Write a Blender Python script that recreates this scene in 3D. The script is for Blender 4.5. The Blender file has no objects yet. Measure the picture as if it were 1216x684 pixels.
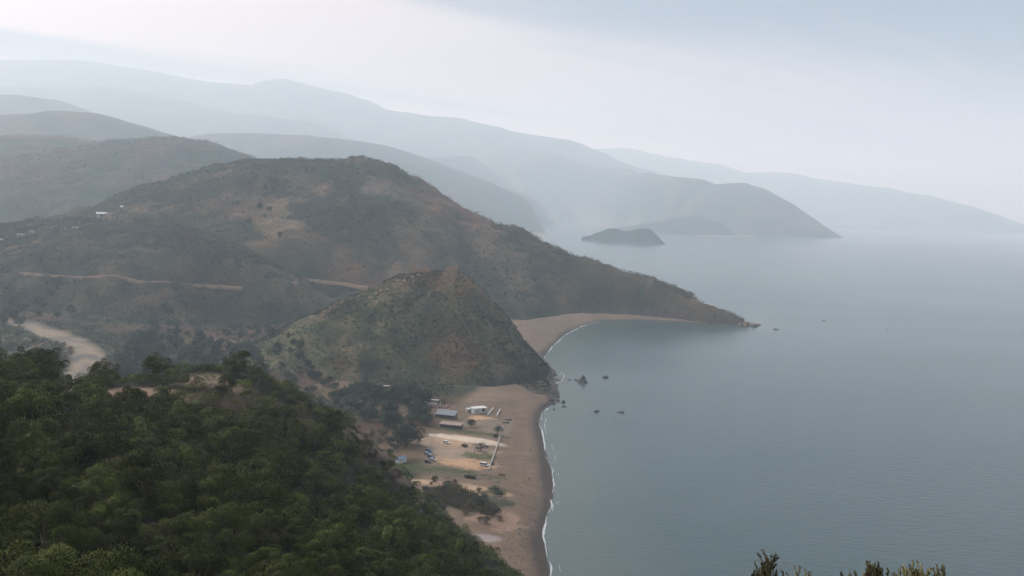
import bpy, bmesh, math, random
import numpy as np
from mathutils import Vector, Matrix
R = math.radians
rng = np.random.default_rng(11)
random.seed(11)
scn = bpy.context.scene
COL = scn.collection

# ------------------------------------------------------------------ camera
W0, H0 = 1216.0, 684.0            # size of the photograph
CAM_Z = 140.0                     # metres above the sea
FPX = 1053.0                      # focal length in photograph pixels (60 degrees wide)
PITCH, ROLL = math.atan(98.0 / FPX), R(2.0)
F_ = Vector((0, math.cos(PITCH), -math.sin(PITCH)))
U0 = Vector((0, math.sin(PITCH), math.cos(PITCH)))
R0 = Vector((1, 0, 0))
CR = math.cos(ROLL) * R0 + math.sin(ROLL) * U0
CU = -math.sin(ROLL) * R0 + math.cos(ROLL) * U0
cam = bpy.data.cameras.new("camera")
cam.sensor_width = 36.0
cam.lens = 36.0 * FPX / W0
cam.clip_start, cam.clip_end = 0.5, 80000.0
camo = bpy.data.objects.new("camera", cam)
COL.objects.link(camo)
m = Matrix((CR, CU, -F_)).transposed().to_4x4()
m.translation = Vector((0, 0, CAM_Z))
camo.matrix_world = m
scn.camera = camo

# ------------------------------------------------------------------ light
ZENITH = 8.0
CLOUD_BEARING, CLOUD_SHIFT = -40.0, (7.1, 4.12)
SUN_EL, SUN_AZ = 38.0, -62.0       # azimuth from +Y (view direction), negative = to the left
sun_dir = Vector((math.sin(R(SUN_AZ)) * math.cos(R(SUN_EL)), math.cos(R(SUN_AZ)) * math.cos(R(SUN_EL)), math.sin(R(SUN_EL))))
sl = bpy.data.lights.new("sun", 'SUN')
sl.energy = 1.5
sl.angle = R(12)
sl.color = (1.0, 0.96, 0.90)
so = bpy.data.objects.new("sun", sl)
COL.objects.link(so)
so.rotation_euler = (-sun_dir).to_track_quat('-Z', 'Y').to_euler()
so.location = (0, 0, 900)

world = bpy.data.worlds.new("World")
scn.world = world
world.use_nodes = True
wn, wl = world.node_tree.nodes, world.node_tree.links
wn.clear()
def N(nodes, typ, **kw):
    n = nodes.new(typ)
    for k, v in kw.items():
        setattr(n, k, v)
    return n
sky = N(wn, 'ShaderNodeTexSky', sky_type='NISHITA', sun_disc=False, sun_elevation=R(SUN_EL), sun_rotation=R(SUN_AZ), altitude=100.0, dust_density=3.0)
tc = N(wn, 'ShaderNodeTexCoord')
sep = N(wn, 'ShaderNodeSeparateXYZ')
wl.new(tc.outputs['Generated'], sep.inputs[0])
def wmath(op, a, b=None, c=None):
    n = N(wn, 'ShaderNodeMath', operation=op)
    for i, v in enumerate((a, b, c)):
        if v is None: continue
        if isinstance(v, (int, float)): n.inputs[i].default_value = v
        else: wl.new(v, n.inputs[i])
    return n.outputs[0]
# the cloud sheet: direction projected on a high plane, drawn out along one bearing
zc = wmath('ADD', wmath('MAXIMUM', sep.outputs['Z'], 0.0), 0.05)
px_ = wmath('DIVIDE', sep.outputs['X'], zc)
py_ = wmath('DIVIDE', sep.outputs['Y'], zc)
ca, sa = math.cos(R(CLOUD_BEARING)), math.sin(R(CLOUD_BEARING))
along = wmath('ADD', wmath('MULTIPLY', px_, ca), wmath('MULTIPLY', py_, -sa))
across = wmath('ADD', wmath('MULTIPLY', px_, sa), wmath('MULTIPLY', py_, ca))
cv = N(wn, 'ShaderNodeCombineXYZ')
wl.new(wmath('ADD', wmath('MULTIPLY', along, 0.10), CLOUD_SHIFT[0]), cv.inputs[0])
wl.new(wmath('ADD', wmath('MULTIPLY', across, 0.62), CLOUD_SHIFT[1]), cv.inputs[1])
n1 = N(wn, 'ShaderNodeTexNoise')
n1.inputs['Scale'].default_value = 1.0
n1.inputs['Detail'].default_value = 8.0
n1.inputs['Roughness'].default_value = 0.55
n1.inputs['Distortion'].default_value = 0.35
wl.new(cv.outputs[0], n1.inputs['Vector'])
cr = N(wn, 'ShaderNodeValToRGB')
cr.color_ramp.elements[0].position, cr.color_ramp.elements[0].color = 0.43, (0.05, 0.07, 0.20, 1)
cr.color_ramp.elements[1].position, cr.color_ramp.elements[1].color = 0.57, (1.50, 1.08, 0.94, 1)
wl.new(n1.outputs['Fac'], cr.inputs[0])
cf = N(wn, 'ShaderNodeMix', data_type='RGBA')        # the sheet closes to an even grey overhead
wl.new(wmath('MULTIPLY', wmath('SUBTRACT', sep.outputs['Z'], 0.22), 4.0), cf.inputs['Factor'])
wl.new(cr.outputs[0], cf.inputs['A'])
cf.inputs['B'].default_value = (1.17, 1.19, 1.275, 1)
# the cloud is brighter and warmer around the veiled sun
vd = N(wn, 'ShaderNodeVectorMath', operation='DOT_PRODUCT')
wl.new(tc.outputs['Generated'], vd.inputs[0])
vd.inputs[1].default_value = sun_dir
glow = wmath('POWER', wmath('MAXIMUM', vd.outputs['Value'], 0.0), 3.0)
gm = N(wn, 'ShaderNodeMix', data_type='RGBA', blend_type='MULTIPLY')
gm.inputs['Factor'].default_value = 1.0
gc = N(wn, 'ShaderNodeMix', data_type='RGBA')
wl.new(glow, gc.inputs['Factor'])
gc.inputs['A'].default_value = (0.72, 0.76, 0.82, 1)
gc.inputs['B'].default_value = (2.05, 2.1, 2.15, 1)
wl.new(cf.outputs['Result'], gm.inputs['A'])
# an overcast sky is brighter overhead than at the horizon
zen = wmath('ADD', wmath('MULTIPLY', wmath('MAXIMUM', sep.outputs['Z'], 0.0), ZENITH), 1.0)
gz = N(wn, 'ShaderNodeVectorMath', operation='SCALE')
wl.new(gc.outputs['Result'], gz.inputs[0]); wl.new(zen, gz.inputs['Scale'])
wl.new(gz.outputs[0], gm.inputs['B'])
mixs = N(wn, 'ShaderNodeMix', data_type='RGBA')
mixs.inputs['Factor'].default_value = 0.90
wl.new(sky.outputs[0], mixs.inputs['A'])
wl.new(gm.outputs['Result'], mixs.inputs['B'])
bg = N(wn, 'ShaderNodeBackground')
bg.inputs['Strength'].default_value = 0.10
wl.new(mixs.outputs['Result'], bg.inputs['Color'])
wo = N(wn, 'ShaderNodeOutputWorld')
wl.new(bg.outputs[0], wo.inputs['Surface'])

vs = scn.view_settings
vs.view_transform = 'Standard'
vs.look = 'None'
vs.exposure = 0.85
vs.gamma = 1.0
vs.use_curve_mapping = False
scn.render.engine = 'CYCLES'
scn.cycles.use_denoising = True
scn.cycles.max_bounces = 5
scn.cycles.diffuse_bounces = 2
scn.cycles.glossy_bounces = 2
scn.cycles.transmission_bounces = 2
scn.cycles.volume_bounces = 3
scn.cycles.transparent_max_bounces = 4

# ------------------------------------------------------------------ helpers
def P(px, py, Y):
    """photograph pixel at depth Y (metres along +Y) -> world point"""
    d = F_ + CR * ((px - W0 / 2) / FPX) - CU * ((py - H0 / 2) / FPX)
    d = d * (Y / d.y)
    return Vector((d.x, d.y, d.z + CAM_Z))
def G(px, py, z=0.0):
    d = F_ + CR * ((px - W0 / 2) / FPX) - CU * ((py - H0 / 2) / FPX)
    d = d * ((z - CAM_Z) / d.z)
    return Vector((d.x, d.y, z))
def proj(p):
    """world points (n,3) -> photograph pixels and depth"""
    q = np.asarray(p, float) - np.array((0, 0, CAM_Z))
    x = q @ np.array(CR); y = q @ np.array(CU); z = q @ np.array(F_)
    z = np.where(z > 0.01, z, 0.01)
    return W0 / 2 + FPX * x / z, H0 / 2 - FPX * y / z, z

def hash2(ix, iy, seed):
    h = (ix.astype(np.int64) * 374761393 + iy.astype(np.int64) * 668265263 + seed * 1442695041) & 0xFFFFFFFF
    h = ((h ^ (h >> 13)) * 1274126177) & 0xFFFFFFFF
    h = (h ^ (h >> 16)) & 0xFFFFFFFF
    return h / 4294967295.0
def vnoise(x, y, seed=0):
    x = np.asarray(x, float); y = np.asarray(y, float)
    ix, iy = np.floor(x), np.floor(y)
    fx, fy = x - ix, y - iy
    fx = fx * fx * fx * (fx * (fx * 6 - 15) + 10); fy = fy * fy * fy * (fy * (fy * 6 - 15) + 10)
    a = hash2(ix, iy, seed); b = hash2(ix + 1, iy, seed); c = hash2(ix, iy + 1, seed); d = hash2(ix + 1, iy + 1, seed)
    return (a + (b - a) * fx) * (1 - fy) + (c + (d - c) * fx) * fy
def fbm(x, y, scale, seed=0, octv=4, gain=0.5):
    """-1..1 fractal noise with first wavelength = scale metres"""
    x = np.asarray(x, float) / scale; y = np.asarray(y, float) / scale
    s, a, t = 0.0, 1.0, 0.0
    for k in range(octv):
        c, sn = math.cos(0.6 * k), math.sin(0.6 * k)
        s = s + a * (2 * vnoise((x * c - y * sn) * 2 ** k + 17.3 * k, (x * sn + y * c) * 2 ** k + 5.1 * k, seed + k) - 1)
        t += a; a *= gain
    return s / t * 1.6
def smooth(a, b, x):
    t = np.clip((x - a) / (b - a), 0, 1)
    return t * t * (3 - 2 * t)

def mesh_np(name, V, F, mat=None, parent=None, color=None, smooth_=False, colname="tint", nrm=None):
    V = np.asarray(V, np.float32); F = np.asarray(F, np.int32)
    if nrm is not None:            # leaves face outwards and share the roundness of their shoot
        g = np.cross(V[F[:, 1]] - V[F[:, 0]], V[F[:, 2]] - V[F[:, 0]])
        fl = (g * nrm[F[:, 0]]).sum(1) < 0
        F = F.copy(); F[fl] = F[fl][:, ::-1]
        smooth_ = True
    me = bpy.data.meshes.new(name)
    k = F.shape[1]
    me.vertices.add(len(V)); me.vertices.foreach_set("co", V.ravel())
    me.loops.add(F.size); me.loops.foreach_set("vertex_index", F.ravel())
    me.polygons.add(len(F))
    me.polygons.foreach_set("loop_start", np.arange(0, F.size, k, dtype=np.int32))
    me.polygons.foreach_set("loop_total", np.full(len(F), k, np.int32))
    if smooth_: me.polygons.foreach_set("use_smooth", np.ones(len(F), bool))
    if color is not None:
        at = me.attributes.new(colname, 'FLOAT_COLOR', 'POINT')
        c = np.ones((len(V), 4), np.float32); c[:, :3] = color
        at.data.foreach_set("color", c.ravel())
    me.update(calc_edges=True)
    me.validate()
    if nrm is not None: me.normals_split_custom_set_from_vertices(np.asarray(nrm, np.float32))
    if mat: me.materials.append(mat)
    o = bpy.data.objects.new(name, me)
    COL.objects.link(o)
    if parent: o.parent = parent
    return o

def tag(o, label=None, cat=None, group=None, kind=None):
    if label: o['label'] = label
    if cat: o['category'] = cat
    if group: o['group'] = group
    if kind: o['kind'] = kind
    return o
def empty(name, loc, rz=0.0, label=None, cat=None, group=None):
    o = bpy.data.objects.new(name, None)
    COL.objects.link(o)
    o.location = loc; o.rotation_euler = (0, 0, rz)
    o.empty_display_size = 0.5
    return tag(o, label, cat, group)

# ------------------------------------------------------------------ materials
def newmat(name):
    mt = bpy.data.materials.new(name); mt.use_nodes = True
    return mt, mt.node_tree.nodes, mt.node_tree.links, mt.node_tree.nodes['Principled BSDF']
def simple(name, col, rough=0.7, var=0.15, scale=1.5, metallic=0.0, spec=0.3):
    mt, n, l, b = newmat(name)
    tcn = n.new('ShaderNodeTexCoord')
    nz = n.new('ShaderNodeTexNoise'); nz.inputs['Scale'].default_value = scale; nz.inputs['Detail'].default_value = 4
    l.new(tcn.outputs['Object'], nz.inputs['Vector'])
    hs = n.new('ShaderNodeMix'); hs.data_type = 'RGBA'
    hs.inputs['A'].default_value = tuple(c * (1 - var) for c in col) + (1,)
    hs.inputs['B'].default_value = tuple(min(1, c * (1 + var)) for c in col) + (1,)
    l.new(nz.outputs['Fac'], hs.inputs['Factor'])
    l.new(hs.outputs['Result'], b.inputs['Base Color'])
    b.inputs['Roughness'].default_value = rough
    b.inputs['Metallic'].default_value = metallic
    b.inputs['Specular IOR Level'].default_value = spec
    return mt
def ground_mat(name, s1=0.05, s2=0.6, var=0.35, rough=0.95, bump=0.0, lo=0.65):
    """base colour from the surveyed soil map on the mesh, broken up by grain of two sizes"""
    mt, n, l, b = newmat(name)
    at = n.new('ShaderNodeAttribute'); at.attribute_name = "tint"
    tcn = n.new('ShaderNodeTexCoord')
    a1 = n.new('ShaderNodeTexNoise'); a1.inputs['Scale'].default_value = s1; a1.inputs['Detail'].default_value = 6; a1.inputs['Roughness'].default_value = 0.7
    a2 = n.new('ShaderNodeTexNoise'); a2.inputs['Scale'].default_value = s2; a2.inputs['Detail'].default_value = 5; a2.inputs['Roughness'].default_value = 0.75
    l.new(tcn.outputs['Object'], a1.inputs['Vector']); l.new(tcn.outputs['Object'], a2.inputs['Vector'])
    ad = n.new('ShaderNodeMath'); ad.operation = 'ADD'
    l.new(a1.outputs['Fac'], ad.inputs[0]); l.new(a2.outputs['Fac'], ad.inputs[1])
    mr = n.new('ShaderNodeMapRange')
    mr.inputs['From Min'].default_value = lo; mr.inputs['From Max'].default_value = 2.0 - lo
    mr.inputs['To Min'].default_value = 1 - var; mr.inputs['To Max'].default_value = 1 + var
    l.new(ad.outputs[0], mr.inputs['Value'])
    mu = n.new('ShaderNodeVectorMath'); mu.operation = 'SCALE'
    l.new(at.outputs['Color'], mu.inputs[0]); l.new(mr.outputs[0], mu.inputs['Scale'])
    l.new(mu.outputs[0], b.inputs['Base Color'])
    b.inputs['Roughness'].default_value = rough
    b.inputs['Specular IOR Level'].default_value = 0.1
    if bump:
        bp = n.new('ShaderNodeBump'); bp.inputs['Strength'].default_value = bump; bp.inputs['Distance'].default_value = 0.5
        l.new(a2.outputs['Fac'], bp.inputs['Height']); l.new(bp.outputs[0], b.inputs['Normal'])
    return mt
M_ground = ground_mat("earth_and_sand", 0.12, 1.1, 0.30, lo=0.7)
M_hill = ground_mat("scrub_soil", 0.04, 0.28, 0.62, lo=0.72)
M_far = ground_mat("far_slopes", 0.006, 0.04, 0.5, lo=0.7)
# ------------------------------------------------------------------ the lie of the land
def ridge_pts(rows):
    """rows of (px, py, depth, width of the seaward face, width of the far face)"""
    return [(*P(a, b, Y), wf, wb) for a, b, Y, wf, wb in rows]
def ridge_h(pts, x, y, e=0.12, spur=(60.0, 6.0), seed=1, warp=0.25, base=0.0):
    """height of a hill range: crest line falling away to both sides, spurs and gullies running down"""
    shp = x.shape; x = x.ravel(); y = y.ravel()
    best = np.full(x.shape, -1e4); bs = np.zeros(x.shape)
    wx = x + warp * spur[0] * fbm(x, y, spur[0] * 2.5, seed + 50, 3); wy = y + warp * spur[0] * fbm(x, y, spur[0] * 2.5, seed + 60, 3)
    arc = 0.0
    K = math.sqrt(1 + e * e) - e
    for i in range(len(pts) - 1):
        x0, y0, z0, f0, b0 = pts[i]; x1, y1, z1, f1, b1 = pts[i + 1]
        dx, dy = x1 - x0, y1 - y0; L = math.hypot(dx, dy) + 1e-6; dx /= L; dy /= L
        t = np.clip(((wx - x0) * dx + (wy - y0) * dy) / L, 0, 1)
        qx, qy = wx - (x0 + dx * L * t), wy - (y0 + dy * L * t)
        d = np.hypot(qx, qy) + 1e-6
        sd = -(qx * -dy + qy * dx) / d          # +1 on the right-hand (near) side of a crest running left to right
        wf = f0 + (f1 - f0) * t; wb = b0 + (b1 - b0) * t
        w = wb + (wf - wb) * (0.5 + 0.5 * sd)
        s = d / w
        z = np.maximum(z0 + (z1 - z0) * t, 1.5)
        g = 1 - (np.sqrt(s * s + e * e) - e) / K
        amp = spur[1] * np.clip(s * 2.2, 0, 1) * np.clip(1.5 - s, 0.1, 1)
        al = (arc + L * t)
        sp = (1 - 2 * np.abs(2 * vnoise(al / spur[0] + 0.4 * fbm(x, y, spur[0] * 2, seed + 9, 2), d / (spur[0] * 5) + 7.7, seed) - 1)) \
            + 0.5 * (1 - 2 * np.abs(2 * vnoise(al / spur[0] * 2.3 + 3.1, d / (spur[0] * 3) + 2.2, seed + 1) - 1))
        h = base + (z - base) * g + amp * sp * 0.7
        k = h > best
        best = np.where(k, h, best); bs = np.where(k, s, bs)
        arc += L
    return best.reshape(shp), bs.reshape(shp)

# coast: pixels on the water line -> plan
coast_px = [(655,684),(648,660),(645,640),(650,610),(657,590),(658,575),(652,550),(645,525),(641,505),(643,490),(652,482),(661,477),
            (665,468),(657,452),(660,441),(648,432),(645,425),(655,412),(670,398),(690,388),(715,381),(760,380),(800,382),(850,385),(885,387),(900,389)]
coast_near = [tuple(G(a, b).xy) for a, b in coast_px]
lead = [(260,-300),(230,-60),(170,80),(115,170),(62,245),(30,296)]
back = [(320,1125),(268,1175),(205,1265),(140,1430),(64,1720),(0,2150),(0,2800),(70,3600),(165,4400),(180,5200),(190,6000)]
far_px = [(640,268),(671,264),(712,268),(778,274),(820,278),(836,281),(868,281),(878,282),(905,280),(940,281),(975,282),(1003,283)]
coast_far = [tuple(G(a, b).xy) for a, b in far_px]
coast = lead + coast_near + back + coast_far
xe, ye = coast_far[-1]
land_poly = np.array(coast + [(xe - 100, ye + 600), (xe + 300, ye + 1500), (2600, 10400), (5300, 10800), (6600, 12000), (6600, 16000), (-14000, 16000), (-14000, -300)])
COAST = np.array(coast)
def coast_sd(x, y):
    """signed distance to the water line, positive on land"""
    shp = np.shape(x); x = np.ravel(x).astype(float); y = np.ravel(y).astype(float)
    d = np.full(x.shape, 1e18)
    n = len(land_poly); ins = np.zeros(x.shape, bool)
    for i in range(n):
        (x0, y0), (x1, y1) = land_poly[i], land_poly[(i + 1) % n]
        dx, dy = x1 - x0, y1 - y0
        t = np.clip(((x - x0) * dx + (y - y0) * dy) / (dx * dx + dy * dy), 0, 1)
        d = np.minimum(d, (x - x0 - t * dx) ** 2 + (y - y0 - t * dy) ** 2)
        c = (y0 > y) != (y1 > y)
        ins ^= c & (x < (x1 - x0) * (y - y0) / (y1 - y0 + 1e-12) + x0)
    d = np.sqrt(d)
    return np.where(ins, d, -d).reshape(shp)
def flat_h(x, y, sd):
    h = np.where(sd < 0, 0.07 * sd, np.where(sd < 30, 0.1 * sd, 3.0 + 0.021 * (sd - 30)))
    h = np.clip(h, -8, 24)
    return h + np.clip(sd / 30, 0, 1) * 0.25 * fbm(x, y, 25, 5, 3) + smooth(80, 400, sd) * 2.0 * fbm(x, y, 90, 6, 3)

# the near slope under the pines: a surface through surveyed points
near_rows = [(0,684,45,4),(0,600,60,4),(0,520,90,4),(0,460,120,4),(0,418,150,4),(-150,560,60,4),(-150,430,140,4),
    (150,684,50,5),(150,600,75,4),(150,540,110,4),(150,490,160,2),(120,462,190,1),(40,440,170,3),
    (300,684,60,5),(300,600,90,4),(300,540,140,4),(300,490,180,4),(280,437,210,3),(200,450,200,1.5),(335,447,222,3),
    (420,684,85,5),(420,620,130,4),(420,560,190,4),(400,500,230,3),(370,470,235,3),(410,496,246,2),
    (500,684,130,5),(500,620,215,4),(500,590,262,3),(440,524,258,2),(470,552,268,2),
    (560,684,200,4),(560,640,262,3),(535,610,285,3),(575,648,300,2.5),(610,676,318,2.5),(630,692,300,3)]
near_pts = []
for a, b, Y, th in near_rows:
    p = P(a, b, Y); near_pts.append((p.x, p.y, p.z - th))
near_pts += [(0,-40,150),(-60,-20,152),(60,-40,140),(0,0,138.2),(-6,5,137),(4,5,135.2),(9,9,131.5),(0,12,132),(18,6,126),(3,20,123),(16,24,112),(-12,18,130),(25,-10,126),
    (22,50,93),(34,100,62),(36,150,38),(34,200,22),(30,250,9),(22,290,3),(45,60,70),(70,100,20),(60,150,5),(70,40,70),(110,80,5),(90,0,80),(150,0,15),(110,-60,95),
    (-170,130,118),(-230,200,112),(-190,250,60),(-120,290,30),(-150,330,22),(-90,330,15),(-60,330,8),(-20,340,4),(-40,370,2),(-250,320,40),(-320,250,80),(-300,100,120),(-420,330,30),(-420,200,90),(-420,60,130)]
near_pts += [(xx, 400 + 10 * (i % 2), -6.0) for i, xx in enumerate(range(-420, 120, 45))]
near_pts += [(xx, 460, -20.0) for xx in range(-420, 200, 60)]
near_pts += [(260,100,-10),(200,200,-10),(150,300,-12),(100,380,-12),(260,-60,0)]
NP_ = np.array(near_pts, float)
def tps_fit(Q, lam=2.0):
    n = len(Q); S = 100.0
    X = Q[:, :2] / S
    r = np.hypot(X[:, None, 0] - X[None, :, 0], X[:, None, 1] - X[None, :, 1])
    K = np.where(r > 0, r * r * np.log(r + 1e-12), 0) + lam * 1e-3 * np.eye(n)
    Pm = np.c_[np.ones(n), X]
    A = np.block([[K, Pm], [Pm.T, np.zeros((3, 3))]])
    w = np.linalg.solve(A, np.r_[Q[:, 2], 0, 0, 0])
    def f(x, y):
        shp = np.shape(x); x = np.ravel(x) / S; y = np.ravel(y) / S
        out = w[n] + w[n + 1] * x + w[n + 2] * y
        for i in range(n):
            r2 = (x - X[i, 0]) ** 2 + (y - X[i, 1]) ** 2
            out = out + w[i] * 0.5 * r2 * np.log(r2 + 1e-12)
        return out.reshape(shp)
    return f
near_f = tps_fit(NP_)
def near_h(x, y):
    h = near_f(x, y)
    r = np.hypot(x, y)
    h = h + smooth(20, 80, r) * (1.8 * fbm(x, y, 35, 21, 4)) - 60 * smooth(355, 415, np.asarray(y, float))
    return h

RG = {}
RG['castle_hill'] = dict(pts=ridge_pts([(292,413,721,36,42),(335,398,721,54,63),(380,373,732,78,84),(430,350,747,99,94),(480,326,768,123,84),(505,323,773,130,73),(538,322,765,118,60),(552,329,758,100,48),(566,350,748,76,38),(582,380,735,56,30),(600,413,722,40,24),(620,446,704,26,17),(640,466,662,15,12),(650,470,650,11,10),(658,473,640,7,7)]),
    e=0.10, spur=(26, 4.5), seed=3, warp=0.18)
RG['hill'] = dict(pts=ridge_pts([(180,246,1403,380,316),(212,231,1393,433,338),(240,216,1408,464,348),(270,205,1419,496,348),(300,197,1424,517,348),(335,192,1426,517,348),(370,191,1426,506,338),(410,193,1424,475,316),(438,192,1424,443,316),(447,189.5,1424,433,316),(456,192,1420,422,316),(480,205,1408,390,306),(530,226,1384,349,296),(570,239,1360,317,275),(600,253,1337,286,254),(640,273,1297,212,212),(690,292,1253,144,170),(740,320,1199,96,128),(790,337,1164,70,101),(830,350,1136,51,80),(840,356,1126,42,55),(849,366,1118,22,30),(857,378,1112,11,14),(868,383.5,1105,9,12),(884,386,1097,7,9),(898,387.5,1092,5,6)]),
    e=0.10, spur=(95, 17.0), seed=5, warp=0.35)
RG['spur_hill'] = dict(pts=ridge_pts([(-120,262,1323,346,262),(-40,270,1292,346,242),(20,272,1260,336,231),(70,264,1228,326,210),(120,261,1197,315,200),(170,262,1160,294,210),(215,272,1124,262,210),(255,288,1071,210,189),(300,312,1008,126,147),(330,330,976,74,105)]),
    e=0.2, spur=(60, 7.0), seed=8, warp=0.3)
RG['round_hill'] = dict(pts=ridge_pts([(60,206,2297,855,611),(100,189,2322,855,611),(141,174,2346,855,611),(171,166,2358,855,611),(204,163,2358,831,611),(230,167,2346,782,611),(263,178,2322,684,550),(298,193,2297,587,489),(350,225,2261,428,428),(400,250,2224,306,367)]),
    e=0.16, spur=(120, 14.0), seed=12, warp=0.3)
RG['field_hill'] = dict(pts=ridge_pts([(-160,165,2683,1123,749),(-60,166,2646,1123,749),(0,163,2621,1061,749),(33,161,2621,1061,749),(59,161,2608,1023,749),(89,166,2596,948,749),(128,173,2571,874,624),(170,186,2546,624,499)]),
    e=0.14, spur=(140, 14.0), seed=15, warp=0.3)
RG['dark_hill'] = dict(pts=ridge_pts([(-120,150,3932,1200,933),(0,143,3932,1200,933),(36,136,3932,1200,933),(79,132.5,3932,1200,933),(108,135.5,3932,1200,933),(145,145,3906,1133,933),(171,155,3879,1066,800),(200,166,3839,933,666),(260,190,3799,666,533)]),
    e=0.16, spur=(170, 18.0), seed=18, warp=0.3)
RG['pasture_hill'] = dict(pts=ridge_pts([(-140,120,5738,1519,1181),(0,113.5,5821,1519,1181),(20,113,5821,1519,1181),(43,116.5,5821,1519,1181),(72,126,5789,1434,1181),(95,132,5738,1350,1013),(150,150,5654,1181,1013)]),
    e=0.16, spur=(200, 18.0), seed=21, warp=0.3)
RG['blue_hill'] = dict(pts=ridge_pts([(180,185,5469,1160,995),(237,164.5,5551,1492,1160),(273,159.5,5551,1492,1160),(316,159,5551,1492,1160),(362,161,5519,1492,1160),(400,165,5502,1459,1160),(430,168,5729,1471,1211),(459,178,5922,1440,1171),(489,191,6115,1309,1122),(515,205,6269,1234,1079),(548,214,6485,1161,1040),(581,219,6692,1037,932),(604,226,6823,848,741),(630,239,6969,522,522),(645,249,6997,241,306),(660,258,6984,110,131)]),
    e=0.16, spur=(180, 20.0), seed=24, warp=0.3)
RG['hill_range'] = dict(pts=ridge_pts([(-160,104,8729,2639,1827),(0,102.5,8729,2639,1827),(49,105,8729,2639,1827),(99,107,8729,2639,1827),(128,103.5,8729,2639,1827),(148,106,8729,2639,1827),(184,113,8688,2537,1827),(214,120,8627,2436,1827),(243,128,8567,2335,1725),(280,136,8526,2233,1624),(316,138,8485,2233,1624),(349,143,8425,2030,1624),(378,153,8364,1827,1421),(430,172,8323,1421,1218)]),
    e=0.12, spur=(240, 30.0), seed=27, warp=0.3)
RG['headland'] = dict(pts=ridge_pts([(330,165,10304,1973,1754),(400,154,10413,2411,1973),(433,154,10524,2520,1973),(482,154,10634,2520,1973),(508,155,10578,2508,1963),(545,158.5,10324,2447,1916),(571,168,10101,2302,1779),(597,175,9863,2157,1746),(627,177,9531,2085,1688),(650,181.5,9231,2028,1545),(673,190,8917,1878,1503),(709,191.5,8435,1705,1436),(735,201,8073,1563,1302),(772,204.5,7611,1406,1158),(800,210,7253,1243,1036),(827,212,6941,1080,925),(848,219,6745,940,848),(875,216.5,6519,829,770),(899,222,6342,696,667),(933,239.5,6264,478,493),(964,253,6192,304,334),(985,265,6134,160,188),(1002,278.5,6090,41,58),(1007,282.5,6076,20,29)]),
    e=0.10, spur=(200, 26.0), seed=30, warp=0.3)
RG['foothill'] = dict(pts=ridge_pts([(440,190,7938,1292,923),(522,186,7938,1292,923),(558,185,7901,1256,887),(597,196,7846,1108,831),(630,209,7565,896,717),(670,226,7197,655,569),(705,243,6887,431,415),(735,256,6635,257,257),(770,264,6347,139,154),(800,268,6098,75,89)]),
    e=0.14, spur=(160, 18.0), seed=33, warp=0.3)
RG['field_slope'] = dict(pts=ridge_pts([(640,251,7361,237,364),(676,246,7134,297,350),(700,241,6980,340,340),(735,236,6737,359,359),(770,240,6445,314,345),(800,250,6164,227,272),(825,262,5879,102,132)]),
    e=0.2, spur=(130, 9.0), seed=36, warp=0.3)
RG['cape'] = dict(pts=ridge_pts([(775,264,5623,227,284),(805,259,5637,256,284),(828,256.5,5595,199,213),(851,264,5538,114,114),(866,276,5495,31,37),(880,281.5,5481,11,14)]),
    e=0.12, spur=(70, 9.0), seed=39, warp=0.25)
RG['far_headland'] = dict(pts=ridge_pts([(560,170,14823,3705,2224),(660,170,15071,3705,2224),(700,177,15194,3705,2224),(739,176,15316,3705,2224),(765,182,15316,3705,2224),(800,188,15316,3584,2224),(834,193,15316,3457,2224),(882,205,15316,3212,2224),(927,205,15111,3046,2195),(964,212,14713,2751,2153),(1005,217,14289,2460,1991),(1046,222.5,13870,2179,1832),(1091,231,13425,1789,1566),(1125,241,13066,1362,1230),(1159,262,12710,732,711),(1187,275,12403,255,295),(1206,284,12248,85,126)]),
    e=0.10, spur=(280, 40.0), seed=42, warp=0.3)
RG['peak_range'] = dict(pts=ridge_pts([(200,122,10725,2925,1950),(280,110,10725,3315,1950),(306,102,10725,3315,1950),(322,95.5,10725,3315,1950),(336,94.5,10725,3315,1950),(355,99,10725,3315,1950),(400,109.5,10725,3120,1950),(420,116,10725,3120,1950),(449,129,10725,2925,1950),(482,134,10725,2925,1950),(515,139,10725,2828,1950),(541,140.5,10725,2730,1950),(581,150,10725,2535,1755),(614,158,10725,2340,1755),(663,165,10725,2145,1755),(700,178,10725,1950,1755),(760,200,10725,1560,1560)]),
    e=0.07, spur=(260, 36.0), seed=45, warp=0.25)
RG['mountain_range'] = dict(pts=ridge_pts([(-160,76,10296,2964,1560),(0,71.5,10296,2964,1560),(87,71.5,10296,2964,1560),(128,75.5,10296,2964,1560),(164,81.5,10296,2964,1560),(210,89.5,10296,2808,1560),(250,97,10296,2808,1560),(296,101.5,10296,2652,1560),(360,120,10140,2340,1560)]),
    e=0.07, spur=(300, 40.0), seed=48, warp=0.25)
RG['island'] = dict(pts=ridge_pts([(690,280.5,3850,5,5),(699,279.5,3840,14,14),(712,274.6,3827,51,46),(722,271.5,3814,77,64),(731,271,3802,82,67),(740,274.2,3789,77,64),(751,273.6,3776,79,64),(763,271,3763,84,64),(773,272.2,3750,72,59),(778,279,3738,44,38),(783,287.5,3712,12,12),(785,286.4,3706,10,10),(789,290.2,3693,6,6)]),
    e=0.12, spur=(30, 4.0), seed=51, warp=0.2)

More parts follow.
